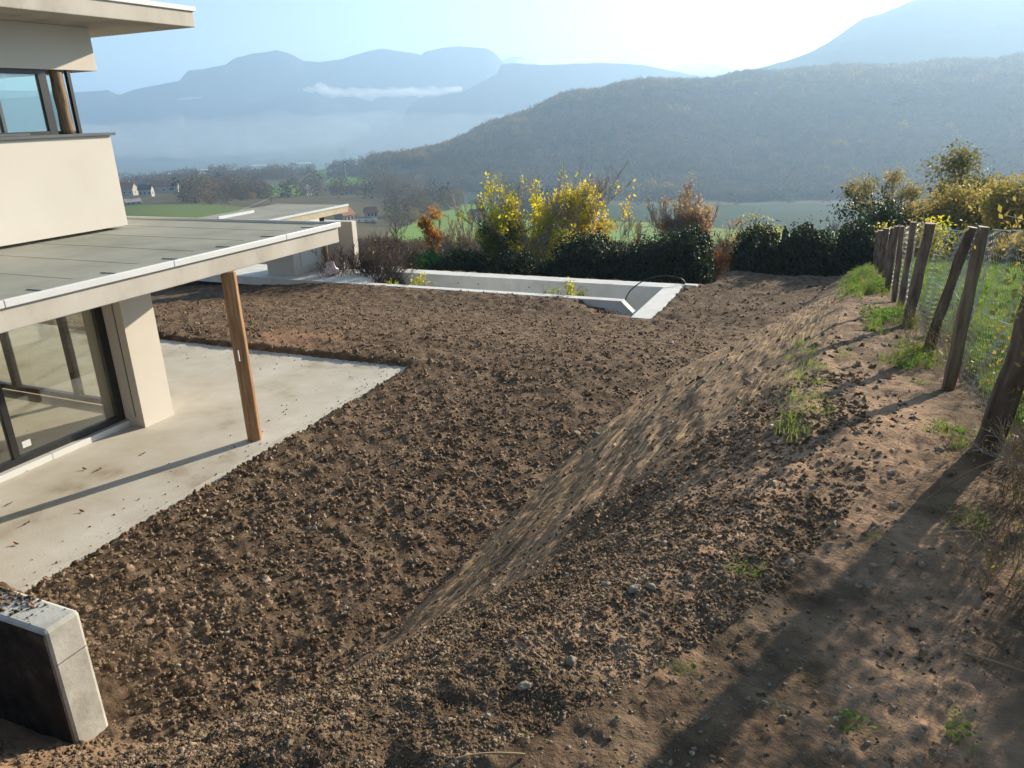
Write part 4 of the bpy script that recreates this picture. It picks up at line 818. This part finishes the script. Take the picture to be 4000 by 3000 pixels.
# cable and utility pole beyond the hedge
m_pole = mat('pole_wood', [(.05, .04, .035), (.10, .085, .07)], 6, 3, .8)
yp = 34.; pb = aty(3069, 892, yp); pole = empty('utility_pole', (pb[0], yp, -3)); tag(pole, 'short dark utility pole top showing above the hedge', 'utility pole')
MB().tube([(0, 0, 0), (0, 0, pb[2]+3-.12)], .13, 12).tube([(0, 0, pb[2]+3-.12), (0, 0, pb[2]+3.05)], [.12, .03], 12).build('post', m_pole, pole, True)
for zz, s in ((-.38, 1), (-.75, 1)):
    for sx in (-1, 1):
        q = pb[2]+3+zz; MB().tube([(sx*.1, 0, q), (sx*.38, 0, q), (sx*.38, 0, q+.1)], .02, 6).tube([(sx*.38, 0, q+.1), (sx*.38, 0, q+.2)], .045, 8).build('insulator', m_black, pole)
c0 = Vector((pb[0]-.4, yp, pb[2]-.4)); e1 = Vector(aty(1350, 975, 33.)); e2 = Vector(aty(4300, 770, 31))
def cable(a, b, sag, r, lb):
    pts = [a.lerp(b, t)-Vector((0, 0, sag*4*t*(1-t))) for t in np.linspace(0, 1, 40)]; tag(MB().tube(pts, r, 5).build('cable', m_black), lb, 'cable')
cable(e1, c0, 2.2, .022, 'black overhead cable sagging behind the hedge from the left'); cable(Vector((pb[0]+.4, yp, pb[2]-.4)), e2, .5, .02, 'black overhead cable running right from the utility pole')
exec_far = True

tick('-- far country')
# ------------------------------------------------------------------ far country
def azd(px, py, dist):                   # azimuth, distance, height
    p = atd(px, py, dist); return math.atan2(p[0], p[1]), math.log(dist), p[2]
ZPL = -150.
COLS = {500: [(1010, 62), (868, 230), (835, 350), (800, 480), (765, 640), (745, 950), (738, 1250), (None, 1650, ZPL)],
        900: [(1010, 62), (875, 230), (840, 360), (800, 480), (755, 640), (725, 900), (700, 1250), (None, 1650, ZPL)],
        1250: [(1060, 42), (915, 200), (850, 380), (765, 600), (735, 740), (705, 950), (678, 1250), (None, 1700, ZPL)],
        1480: [(1060, 42), (930, 180), (850, 420), (770, 600), (720, 760), (690, 900), (640, 1200), (None, 1750, ZPL)],
        1650: [(1060, 42), (985, 130), (890, 330), (805, 540), (788, 640), (720, 900), (640, 1040), (612, 1180), (None, 1900, ZPL)],
        1900: [(1060, 42), (985, 130), (890, 330), (798, 560), (785, 660), (740, 860), (600, 1060), (508, 1330), (None, 2000, ZPL)],
        2200: [(1060, 42), (1000, 120), (900, 330), (830, 560), (790, 720), (755, 850), (560, 1120), (402, 1500), (None, 2300, ZPL)],
        2500: [(1070, 42), (1000, 120), (900, 380), (856, 520), (800, 700), (775, 820), (540, 1120), (350, 1600), (None, 2500, ZPL)],
        2900: [(1070, 42), (1000, 120), (900, 380), (858, 520), (800, 700), (770, 850), (500, 1200), (300, 1700), (None, 2600, ZPL)],
        3300: [(1070, 42), (1000, 120), (900, 360), (850, 520), (795, 700), (760, 850), (480, 1200), (274, 1700), (None, 2600, ZPL)],
        3700: [(1060, 46), (960, 120), (890, 340), (840, 520), (790, 700), (750, 850), (460, 1200), (258, 1700), (None, 2600, ZPL)],
        4100: [(1050, 50), (950, 120), (880, 340), (830, 520), (780, 700), (740, 850), (440, 1200), (246, 1700), (None, 2600, ZPL)],
        4900: [(1040, 50), (950, 120), (880, 340), (830, 520), (780, 700), (740, 850), (440, 1200), (246, 1700), (None, 2600, ZPL)]}
C = []
for px, col in COLS.items():
    for e in col:
        if e[0] is None: a, l, z = azd(px, 500, e[1]); z = e[2]
        else: a, l, z = azd(px, e[0], e[1])
        C.append((a, l, z))
    a, l, z = azd(px, 500, 3200); C.append((a, l, ZPL-5))
    a, l, z = azd(px, 500, 26); C.append((a, l, -3.2 if px < 3600 else -2.2))
a500 = azd(500, 700, 500)[0]
for da in (-.25, -.6): 
    for d, z in ((26, -4), (62, -12), (230, -32), (480, -55), (900, -78), (1250, -95), (1650, ZPL), (3200, ZPL-5)): C.append((a500+da, math.log(d), z))
C = np.array(C); CA = C[:, 0]*3.2; CL = C[:, 1]*1.1; CZ = C[:, 2]; cc = .05
Dm = np.sqrt((CA[:, None]-CA)**2+(CL[:, None]-CL)**2+cc**2); WT = np.linalg.solve(Dm+1e-6*np.eye(len(C)), CZ-CZ.mean())
def farz(x, y):
    x = np.asarray(x, float); y = np.asarray(y, float); sh = x.shape; x = x.ravel(); y = y.ravel(); out = np.zeros(len(x))
    for i in range(0, len(x), 20000):
        a = np.arctan2(x[i:i+20000], y[i:i+20000])*3.2; l = np.log(np.hypot(x[i:i+20000], y[i:i+20000]))*1.1
        out[i:i+20000] = np.sqrt((a[:, None]-CA)**2+(l[:, None]-CL)**2+cc**2)@WT+CZ.mean()
    d = np.hypot(x, y); out = out+np.clip((d-600)/900, 0, 1)*(12*ns(x, y, 61, 1/170., 3))*(out > ZPL+12)
    return out.reshape(sh)
# land cover laid out on that ground
FIELDS = [([(1530, 900), (1620, 870), (1760, 820), (1800, 800), (1900, 800), (1960, 820), (2010, 850), (2200, 872), (2200, 960), (1540, 960)], 0, 100, 640),
          ([(1020, 722), (1100, 718), (1190, 730), (1180, 765), (1080, 768), (1020, 745)], 1, 400, 1000), ([(1290, 695), (1370, 690), (1460, 712), (1440, 730), (1320, 728), (1270, 715)], 1, 400, 1100), ([(1190, 700), (1260, 665), (1290, 660), (1270, 690)], 1, 400, 1300),
          ([(480, 800), (700, 798), (860, 800), (1000, 812), (900, 868), (480, 868)], 2, 100, 620), ([(1500, 632), (1700, 660), (1620, 690), (1500, 668)], 3, 500, 1100), ([(1760, 770), (2000, 735), (2080, 780), (2020, 800), (1760, 795)], 3, 400, 1000),
          ([(2180, 858), (2620, 862), (2660, 880), (3000, 905), (3400, 905), (3400, 960), (2180, 960)], 0, 100, 560), ([(2180, 800), (2620, 800), (3400, 795), (3400, 905), (3000, 905), (2640, 872), (2180, 856)], 3, 300, 800), ([(3400, 780), (4300, 750), (4300, 1000), (3400, 1000)], 3, 60, 700), ([(770, 690), (830, 700), (800, 712), (770, 706)], 1, 600, 1200)]
def inpoly(px, py, P):
    c = np.zeros(px.shape, bool); n = len(P)
    for i in range(n):
        (x1, y1), (x2, y2) = P[i], P[(i+1) % n]; k = ((y1 > py) != (y2 > py)) & (px < (x2-x1)*(py-y1)/((y2-y1) or 1e-9)+x1); c ^= k
    return c
def cover(x, y, z):
    px, py = proj(np.stack([x, y, z], -1)); d = np.hypot(x, y); px = px+14*ns(x, y, 63, 1/25., 2); py = py+3*ns(x, y, 64, 1/25., 2); out = np.full(x.shape, -1)
    for P, t, d0, d1 in FIELDS: out[inpoly(px, py, P) & (d > d0) & (d < d1)] = t
    return out
X, Yy, Q = pgrid(-78, 45, 520, 27, 3300, 330); Z = farz(X, Yy); cv = cover(X, Yy, Z)
m_land = mat('far_ground', [(.07, .055, .035), (.11, .09, .055), (.09, .10, .04)], .012, 10, 1.0, 0, spec=.05, attr=[('f0', (.15, .24, .055)), ('f1', (.13, .24, .04)), ('f2', (.11, .15, .045)), ('f3', (.028, .055, .03))])
for nd in m_land.node_tree.nodes:
    if nd.type == 'MATH' and nd.operation == 'MULTIPLY' and not nd.inputs[1].is_linked: nd.inputs[1].default_value = 2.6
mesh_np('hillside', np.stack([X, Yy, Z], -1), Q, m_land, smooth=True, attrs={'f%d' % i: (cv == i)*1. for i in range(4)})['kind'] = 'structure'
m_plain = mat('plain_ground', [(.05, .055, .04), (.10, .10, .06), (.07, .09, .045), (.14, .12, .08)], .0022, 12, 1.0, 0, spec=.05, stretch=(1, 3, 1), rough_n=.75)
X, Yy, Q = pgrid(-90, 60, 160, 1500, 16000, 60); Z = ZPL-1+6*ns(X, Yy, 70, 1/900., 3); mesh_np('valley_plain', np.stack([X, Yy, Z], -1), Q, m_plain, smooth=True)['kind'] = 'structure'

tick('s: real ridges')
# mountains: real ridges with a crest line, cliffs and foothills
m_rock = mat('mountain_rock', [(.05, .055, .045), (.08, .085, .06), (.13, .12, .10)], .004, 10, 1.0, 0, spec=.05)
def ridge(name, pts, D, depth=1700, foot=ZPL-20, seed=0, cliff=.35, n=None):
    pts = np.array(pts, float); m = np.arange(pts[0, 0], pts[-1, 0]+1, 9.); top = np.interp(m, pts[:, 0], pts[:, 1]); top = top+(2.6*ns(m, m*0, seed, 1/38., 4)) ; A = []; 
    prof = [(-1, 0), (-.8, .05), (-.6, .16), (-.42, .34), (-.28, .50), (-.17, .62), (-.11, .70), (-.05, .70+.2*cliff/.35*.9), (0, 1), (.06, .97), (.2, .85), (.5, .5), (1, 0)]
    nj = len(prof)*3-2; tj = np.interp(np.arange(nj)/3, np.arange(len(prof)), [p[0] for p in prof]); hj = np.interp(np.arange(nj)/3, np.arange(len(prof)), [p[1] for p in prof])
    Cc = np.array([atd(x, y, D) for x, y in zip(m, top)]); dr = Cc[:, :2]/D; ht = Cc[:, 2]-foot; rav = ns(np.arange(len(m))*.11, np.zeros(len(m)), seed+3, 1., 3)
    w = depth*(1+.10*rav[:, None]*(np.abs(tj) > .1)); qx = Cc[:, :1]+dr[:, :1]*tj*w; qy = Cc[:, 1:2]+dr[:, 1:]*tj*w; nz_ = ns(qx, qy, seed+5, 1/260., 4)
    V = np.stack([qx, qy, foot+ht[:, None]*np.clip(hj+.13*nz_*np.sin(np.minimum(hj, 1)*math.pi), 0, 1)], -1).reshape(-1, 3)
    a = np.arange(len(m)*nj).reshape(len(m), nj); Q = np.stack([a[:-1, :-1], a[1:, :-1], a[1:, 1:], a[:-1, 1:]], -1).reshape(-1, 4)
    mesh_np(name, np.array(V), Q, m_rock, smooth=False)['kind'] = 'structure'
ridge('mountain_range', [(-900, 420), (-300, 400), (100, 380), (290, 362), (420, 352), (465, 370), (520, 350), (600, 335), (700, 316), (735, 275), (780, 272), (880, 255), (920, 225), (990, 208), (1080, 196), (1130, 208), (1190, 238), (1250, 242), (1330, 232), (1420, 205), (1490, 190), (1560, 200), (1610, 205), (1645, 216), (1660, 200), (1720, 188), (1790, 181), (1860, 184), (1900, 190), (1930, 205), (1962, 238), (2050, 330), (2300, 420)], 5200, 1500, seed=80)
ridge('distant_peak', [(1930, 300), (1965, 232), (2000, 219), (2040, 224), (2080, 240), (2200, 300)], 7000, 900, seed=84)
ridge('plateau_mountain', [(1480, 560), (1570, 470), (1590, 420), (1630, 386), (1720, 375), (1800, 362), (1880, 322), (1940, 290), (1958, 252), (2000, 247), (2120, 254), (2200, 250), (2350, 245), (2450, 250), (2520, 256), (2640, 280), (2900, 330), (3100, 400)], 4100, 900, seed=88)
ridge('near_spur', [(900, 420), (1130, 372), (1200, 366), (1260, 380), (1320, 400), (1500, 470), (1560, 540)], 4600, 800, seed=92)
ridge('far_summit', [(2560, 300), (2690, 240), (2745, 222), (2790, 230), (2900, 300)], 6500, 800, seed=95)
ridge('right_mountain', [(2700, 330), (2900, 286), (3040, 252), (3150, 212), (3230, 168), (3330, 100), (3370, 72), (3440, 54), (3570, 0), (3700, -40), (3900, -60), (4200, -65), (4500, -55), (5200, -20)], 2750, 700, seed=97, cliff=.2)
ridge('right_foothill', [(2750, 310), (2900, 282), (3060, 240), (3260, 175), (3400, 150), (3700, 120), (4300, 60), (5200, 40)], 2500, 420, seed=99, cliff=.1)

# low cloud banks: small closed volumes
def vol(name, col, dens, g=.0):
    m = bpy.data.materials.new(name); m.use_nodes = True; t = m.node_tree; t.nodes.remove(t.nodes['Principled BSDF']); v = t.nodes.new('ShaderNodeVolumePrincipled')
    v.inputs['Color'].default_value = (*col, 1); v.inputs['Density'].default_value = dens; v.inputs['Anisotropy'].default_value = g; t.links.new(v.outputs[0], t.nodes['Material Output'].inputs['Volume']); return m
m_cloud = vol('cloud_vapour', (1, 1, 1), .009, .3)
def cloud(lb, pts, D, thick, seed, dens=1.):
    V0, Fc = ico(6); pts = np.array(pts, float); c0 = atd(pts[0, 0], pts[0, 1], D); c1 = atd(pts[-1, 0], pts[-1, 1], D); L = c1-c0; V = []
    th = (pts[:, 2])*D/F/2; na = .3 if thick > 500 else 1.
    for v in V0:
        u = (v[0]+1)/2; px = pts[0, 0]+(pts[-1, 0]-pts[0, 0])*u; c = atd(px, np.interp(px, pts[:, 0], pts[:, 1]), D); h = np.interp(px, pts[:, 0], th)
        k = max(.12, .95+na*.9*mnoise.noise(Vector((u*8+seed, v[1]*1.2, v[2]*1.2)))+na*.75*mnoise.noise(Vector((u*24+seed, v[1]*2.5, v[2]*2.5)))+na*.3*mnoise.noise(Vector((u*60+seed, v[1]*5, v[2]*5))))
        s = 1/max(math.sqrt(max(1-v[0]**2, 1e-4)), .25); dr = np.array([c[0], c[1], 0])/D
        V.append(c+dr*v[1]*thick*k*s*.7+np.array([0, 0, v[2]*h*k*s*.8]))
    tag(mesh_np('cloud', np.array(V), Fc, m_cloud, smooth=True), lb, 'cloud')
cloud('long white cloud bank lying below the left mountains', [(1180, 345, 34), (1230, 350, 44), (1350, 364, 40), (1560, 364, 34), (1700, 352, 34), (1810, 348, 16)], 4300, 70, 1)
cloud('white cloud strip on top of the flat mountain', [(2015, 240, 10), (2100, 243, 18), (2300, 238, 16), (2420, 242, 8)], 4600, 50, 2)
cloud('bright mist filling the saddle below the right mountain', [(2560, 262, 20), (2750, 255, 60), (2950, 235, 60), (3150, 195, 36), (3270, 168, 8)], 4800, 90, 3)
cloud('wide bright valley mist lying over the plain below the mountains', [(-200, 560, 90), (500, 545, 150), (1100, 530, 190), (1700, 505, 170), (2100, 490, 80)], 3300, 1500, 7, 1)
bpy.data.objects['cloud.003'].data.materials.clear(); bpy.data.objects['cloud.003'].data.materials.append(vol('valley_mist', (.92, .96, 1), 1.7e-4, .3))
cloud('small faint cloud wisp on the far left slopes', [(690, 388, 6), (740, 384, 9), (790, 380, 5)], 4500, 30, 4)

tick('nd on the hill')
# woodland on the hill and in the valley
def crown_unit(name, n, m, seed, fs=.12, squash=1.1, trunk=True):
    r = np.random.default_rng(seed); d = r.normal(0, 1, (n, 3)); d /= np.linalg.norm(d, axis=1)[:, None]
    k = np.array([mnoise.noise(Vector(v)*2.3+Vector((seed, 0, 0))) for v in d]); Cc = d*((1+.35*k)*(1-.45*r.random(n)**1.6))[:, None]*[.5, .5, .5*squash]+[0, 0, .55*squash]
    V, Q = quads_leaves(Cc, fs, r); o = mesh_np(name, V, Q, m); me = o.data; COL.objects.unlink(o); bpy.data.objects.remove(o); return me
m_w1 = mat('bare_wood', [(.10, .075, .06), (.16, .125, .095)], .02, 4, .95, 0, trans=.2, spec=.05); m_w2 = mat('brown_wood', [(.15, .10, .05), (.22, .15, .07)], .02, 4, .95, 0, trans=.25, spec=.05)
m_w3 = mat('olive_wood', [(.09, .10, .035), (.17, .15, .05)], .02, 4, .95, 0, trans=.25, spec=.05); m_w4 = mat('gold_wood', [(.30, .20, .04), (.36, .24, .05)], .02, 4, .95, 0, trans=.3, spec=.05); m_w5 = mat('dark_conifer', [(.02, .035, .018), (.03, .05, .025)], .02, 4, .95, 0, spec=.05)
C_scrub = source_collection('scrub_shape', [crown_unit('scrub', 420, m_w1, 31, .03), crown_unit('scrub', 420, m_w1, 32, .03), crown_unit('scrub', 380, m_w2, 33, .032)])
C_wood = source_collection('crown_shape', [crown_unit('crown', 150, m_w1, 1, .07), crown_unit('crown', 150, m_w1, 2, .07), crown_unit('crown', 140, m_w2, 3, .08), crown_unit('crown', 140, m_w3, 4, .085), crown_unit('crown', 140, m_w4, 5, .08), crown_unit('crown', 120, m_w5, 6, .09, 1.5)])
def wood(name, n, a0, a1, r0, r1, s0, s1, pr, label, hill):
    r = np.sqrt(rng.uniform(r0**2, r1**2, n)); a = np.radians(rng.uniform(a0, a1, n)); x = np.sin(a)*r; y = np.cos(a)*r; z = farz(x, y); cvv = cover(x, y, z); px, py = proj(np.stack([x, y, z], -1))
    foot = np.interp(px, [1300, 1500, 1650, 1900, 2200, 2500, 2900, 4200], [1120, 1080, 900, 820, 820, 790, 800, 800])
    k = (cvv < 0) & (z > ZPL+3) & ((r > foot) if hill else (r < foot))
    if not hill: k &= ~((px > 1180) & (px < 1480) & (py > 690) & (py < 770) & (rng.random(n) < .75)); k &= ~((px > 1290) & (px < 1540) & (py > 800) & (py < 900) & (rng.random(n) < .8)); k &= ~((px < 725) & (py > 738) & (py < 905)); k &= ~((py > 806) & (px < 1480)); k &= ns(x, y, 66, 1/90., 2) > -.38; k &= ~((px > 2150) & (rng.random(n) < .9))
    pyk = py[k]; pxk = px[k]; x, y, z = x[k], y[k], z[k]; n = len(x); s = rng.uniform(s0, s1, n); pick = rng.choice(6, n, p=pr)
    if hill:
        ct = np.interp(pxk, [1300, 1650, 1900, 2200, 2500, 2900, 3300, 3700, 4100], [640, 612, 508, 402, 350, 300, 274, 258, 246]); w_ = (pyk-ct < 55+60*ns(x, y, 67, 1/120., 2)) | (ns(x, y, 68, 1/70., 3) > .52); pick = np.where(w_, rng.choice(6, n, p=[.12, .10, .42, .2, .16, 0]), pick)  # browner crowns near the crest paint in the light it catches; other patches random
    scatter(name, np.stack([x, y, z-1], -1), rng.uniform(0, 6.28, (n, 3))*[.1, .1, 1], s[:, None]*rng.uniform([.85, .85, .8], [1.2, 1.2, 1.25], (n, 3)), C_wood, pick, label)
wood('hill_forest', 60000, -34, 24, 760, 1830, 8, 13.5, [.46, .40, .10, .04, .0, .0], 'dense autumn forest covering the big hazy hill', True)
wood('valley_woodland', 15000, -62, 20, 330, 1500, 7, 13, [.42, .36, .12, .07, .01, .02], 'bare brownish woodland around the hamlet fields in the valley', False)
# slope scrub just below the garden
n = 2600; r = rng.uniform(33, 105, n); a = np.radians(rng.uniform(-38, -8, n)); x = np.sin(a)*r; y = np.cos(a)*r; z = farz(x, y); s = rng.uniform(.7, 1.9, n)
scatter('slope_scrub', np.stack([x, y, z-.3], -1), rng.uniform(0, 6.28, (n, 3))*[.1, .1, 1], s, C_scrub, rng.choice(3, n, p=[.45, .45, .10]), 'grey twiggy scrub on the slope below the hedge')

tick('trees standing')
# single trees standing about in the valley
uniq = {i: crown_unit('crown', 1500, m, 20+i, .026, sq) for i, (m, sq) in enumerate([(m_w3, 1.1), (m_w4, 1.0), (m_w2, 1.0), (m_w1, 1.2), (m_w5, 1.7)])}
m_trk = mat('far_trunk', [(.06, .05, .04), (.08, .065, .05)], 2, 2, .9)
def fartree(px, py, hpx, kind, lb, wide=1., fn=farz):
    p = ghit(px, py, farz, 60, 3000); d = math.hypot(p[0], p[1]); h = hpx*d/F; root = empty('tree', tuple(p-[0, 0, .3])); tag(root, lb, 'tree')
    c = link('crown', uniq[kind], root); c.scale = (h*.8*wide, h*.8*wide, h*.82); c.location = (0, 0, h*.1); c.rotation_euler = (0, 0, px*.1)
    MB().tube([(0, 0, 0), (0, 0, h*.5)], [h*.03, h*.015], 5).build('trunk', m_trk, root)
for a in [(1575, 880, 62, 2, 'first orange topped tree of the row along the green field'), (1620, 868, 60, 1, 'second tree of the row along the green field, gold crowned'), (1528, 885, 75, 0, 'olive tree at the lower left end of the row by the green field'), (1660, 850, 58, 2, 'third tree of the row along the green field'), (1700, 842, 56, 1, 'orange tree fourth in the row along the green field'), (1735, 822, 50, 0, 'round olive tree near the top of the field row'), (1765, 802, 52, 0, 'topmost olive tree of the row at the field crest'), (1600, 845, 60, 0, 'olive tree behind the row along the green field'),
          (1123, 772, 28, 4, 'dark round evergreen beside the white gabled house'), (1104, 768, 18, 4, 'small dark evergreen left of the round one'), (545, 712, 22, 4, 'dark conifer rising above the woods far left'), (1336, 728, 20, 4, 'small dark conifer by the red roofed barn'), (990, 782, 34, 1, 'golden tree below the bright green field'), (1060, 790, 42, 0, 'grey green tree left of the gabled house'), (1005, 702, 32, 2, 'orange tree at the woodland edge near the green field'), (470, 745, 45, 1, 'yellow crowned tree beside the leftmost farmhouse'), (1340, 625, 40, 0, 'tall olive tree beside the hilltop cottage'), (1460, 640, 46, 0, 'olive tree at the foot of the forested hill')]:
    fartree(*a)
for a in [(3275, 598, 50, 1, 'sunlit pale tree catching light low on the shaded hill'), (3375, 588, 44, 1, 'second sunlit pale tree right of the first on the shaded hill'), (3225, 600, 30, 1, 'small sunlit tree left of the pale pair on the hill')]: fartree(*a, wide=1.5)

# ------------------------------------------------------------------ hamlet houses
m_tile = mat('clay_tiles', [(.20, .09, .06), (.30, .14, .09)], .8, 5, .9, rand=.2); m_slate = mat('slate_roof', [(.05, .055, .065), (.09, .09, .1)], .8, 5, .8); m_hw = mat('pale_house_wall', [(.34, .30, .25), (.42, .38, .33)], .5, 4, .9, rand=.15); m_wdw = mat('dark_window', [(.03, .035, .045), (.06, .065, .08)], 1, 2, .3); m_shw = mat('white_cladding', [(.7, .71, .73), (.8, .8, .81)], .2, 3, .6)
def farhouse(px, py, wpx, hpx, lb, rm, rot=0., ratio=1.6, kind='house', nw=3, wm=None, pitch=.5):
    p = ghit(px, py, farz, 60, 3000); d = math.hypot(p[0], p[1]); w = wpx*d/F/1.05; dd = w/ratio; h = hpx*d/F; hwall = h*.62; rise = min(dd*pitch, h*.5)
    root = empty(kind, tuple(p)); root.rotation_euler = (0, 0, -math.atan2(p[0], p[1])+rot); tag(root, lb, 'house' if kind == 'house' else 'barn')
    mb = MB().box((-w/2, -dd/2, -2.5), (w/2, dd/2, hwall)); mb.poly([(-w/2, -dd/2, hwall), (-w/2, dd/2, hwall), (-w/2, 0, hwall+rise)], [(0, 1, 2)]).poly([(w/2, -dd/2, hwall), (w/2, dd/2, hwall), (w/2, 0, hwall+rise)], [(0, 2, 1)]); mb.build('wall', wm or m_hw, root)
    e = .5; t = .25; sl_ = rise/(dd/2); mb = MB()
    for s in (-1, 1):
        a = (-w/2-e, s*(dd/2+e), hwall-e*sl_+.02); b = (w/2+e, s*(dd/2+e), hwall-e*sl_+.02); c = (w/2+e, 0, hwall+rise+.02); g = (-w/2-e, 0, hwall+rise+.02)
        mb.poly([a, b, c, g]+[(q[0], q[1], q[2]+t) for q in (a, b, c, g)], [(0, 1, 2, 3), (7, 6, 5, 4), (0, 4, 5, 1), (1, 5, 6, 2), (2, 6, 7, 3), (3, 7, 4, 0)])
    rf = mb.build('roof', rm, root); MB().box((w*.2, -.35, hwall+rise*.7), (w*.2+.7, .35, hwall+rise+1.0)).build('chimney', m_hw, rf)
    for i in range(nw):
        x = -w/2+w*(i+.5)/nw; MB().box((x-.55, -dd/2-.06, hwall*.35), (x+.55, -dd/2+.02, hwall*.35+1.3)).build('window', m_wdw, root)
    MB().box((w/2-.02, -.5, hwall*.35), (w/2+.06, .5, hwall*.35+1.3)).build('window', m_wdw, root)
    return root
for a in [(500, 765, 60, 42, 'stone farmhouse half hidden by the cream wall at far left', m_tile, -.5), (575, 768, 45, 42, 'white walled house end joined to the long red barn', m_slate, -.4), (645, 752, 95, 36, 'long low barn with a big dull red roof at the left', m_tile, -.15, 2.4, 'barn'), (1198, 763, 40, 30, 'white gabled house with dark roof below the green field', m_slate, .9, 1.2), (1312, 756, 38, 20, 'small pale house left of the red roofed barn', m_slate, .3), (1368, 760, 48, 28, 'open sided barn with pale red roof in the hamlet', m_tile, .2, 1.8, 'barn'),
          (1318, 676, 55, 26, 'hilltop cottage with grey roof above the green field', m_slate, .2), (1348, 870, 60, 52, 'brick house with red gabled roof behind the pool house', m_tile, .8, 1.3), (1450, 850, 42, 34, 'small red roofed house right of the brick house', m_tile, .3, 1.2), (1430, 872, 80, 14, 'long low shed with pale roof in front of the red roofed houses', m_hw, .05, 3, 'barn'), (1865, 862, 60, 40, 'grey house behind the bare saplings', m_slate, .4), (2480, 776, 46, 24, 'pale hazy farmhouse in the misty valley', m_hw, .2), (2535, 772, 52, 30, 'larger pale hazy farmhouse right of the first', m_hw, .3), (520, 800, 50, 18, 'small open shed in the field at far left', m_hw, .2, 2, 'barn')]: farhouse(*a)
# white sheds on the plain
for i, (px, py, w, hh2, lb) in enumerate([(690, 684, 90, 7, 'longest white factory shed on the plain at the left'), (745, 688, 70, 8, 'white factory shed beside the longest one'), (800, 682, 60, 7, 'third white shed of the factory group'), (640, 682, 40, 5, 'small white shed at the left end of the factories'), (770, 695, 66, 6, 'lower white factory shed nearest the woods'), (850, 672, 50, 5, 'white shed further along the plain'), (905, 668, 50, 5, 'white shed in the middle of the plain'), (960, 668, 60, 6, 'white warehouse with a mast in the middle distance'), (1010, 650, 50, 4, 'faint long white roof on the plain right of the sheds'), (1180, 640, 60, 3, 'faint white roof line far across the plain'), (790, 670, 36, 6, 'tall small white building among the factories')]):
    dd_ = (H-ZPL)/max(-ray(px, py)[2]/math.hypot(*ray(px, py)[:2]), .02); dd_ = max(min(dd_, 5000), 1700); p = atd(px, py, dd_); w_ = w*dd_/F; h_ = hh2*dd_/F; root = empty('factory_shed', (p[0], p[1], ZPL-1)); root.rotation_euler = (0, 0, -math.atan2(p[0], p[1])-.12); tag(root, lb, 'shed')
    MB().box((-w_/2, -w_*.2, -6), (w_/2, w_*.2, h_*.75)).build('wall', m_slate, root)
    mb = MB(); mb.box((-w_/2-1, -w_*.2-1, h_*.75), (w_/2+1, w_*.2+1, h_+1.5)).build('roof', m_shw, root)
# poles and wires on the green fields
m_fp = mat('concrete_pole', [(.5, .5, .5), (.6, .6, .6)], 1, 2, .8)
pts = []
for px, py, hp_, lb in [(1213, 728, 46, 'left pale electricity pole on the green field'), (1352, 695, 52, 'taller pale electricity pole at the top of the green field')]:
    p = ghit(px, py, farz, 60, 3000); d = math.hypot(p[0], p[1]); h = hp_*d/F; root = empty('electricity_pole', tuple(p)); tag(root, lb, 'pole'); MB().tube([(0, 0, -1), (0, 0, h)], [.34, .2], 6).build('post', m_fp, root); MB().box((-1.6, -.1, h-.5), (1.6, .1, h-.2)).build('crossarm', m_fp, root); pts.append(Vector(p)+Vector((0, 0, h-.1)))
far0 = Vector(atd(860, 850, 330)); 
def wire(a, b, sag, r, lb): tag(MB().tube([a.lerp(b, t)-Vector((0, 0, sag*4*t*(1-t))) for t in np.linspace(0, 1, 16)], r, 4).build('power_line', m_fp), lb, 'power line')
wire(far0, pts[0], 3, .035, 'pale power line rising from the dark field to the left pole'); wire(pts[0], pts[1], 3, .035, 'pale power line between the two field poles')

tick('--------- haze')
# ------------------------------------------------------------------ haze
m_haze = vol('haze_air', (.48, .71, 1.0), 2.7e-4, .42)
hb_ = MB().box((-13000, -1500, -200), (9000, 13500, 680)).build('haze', m_haze); hb_['kind'] = 'stuff'
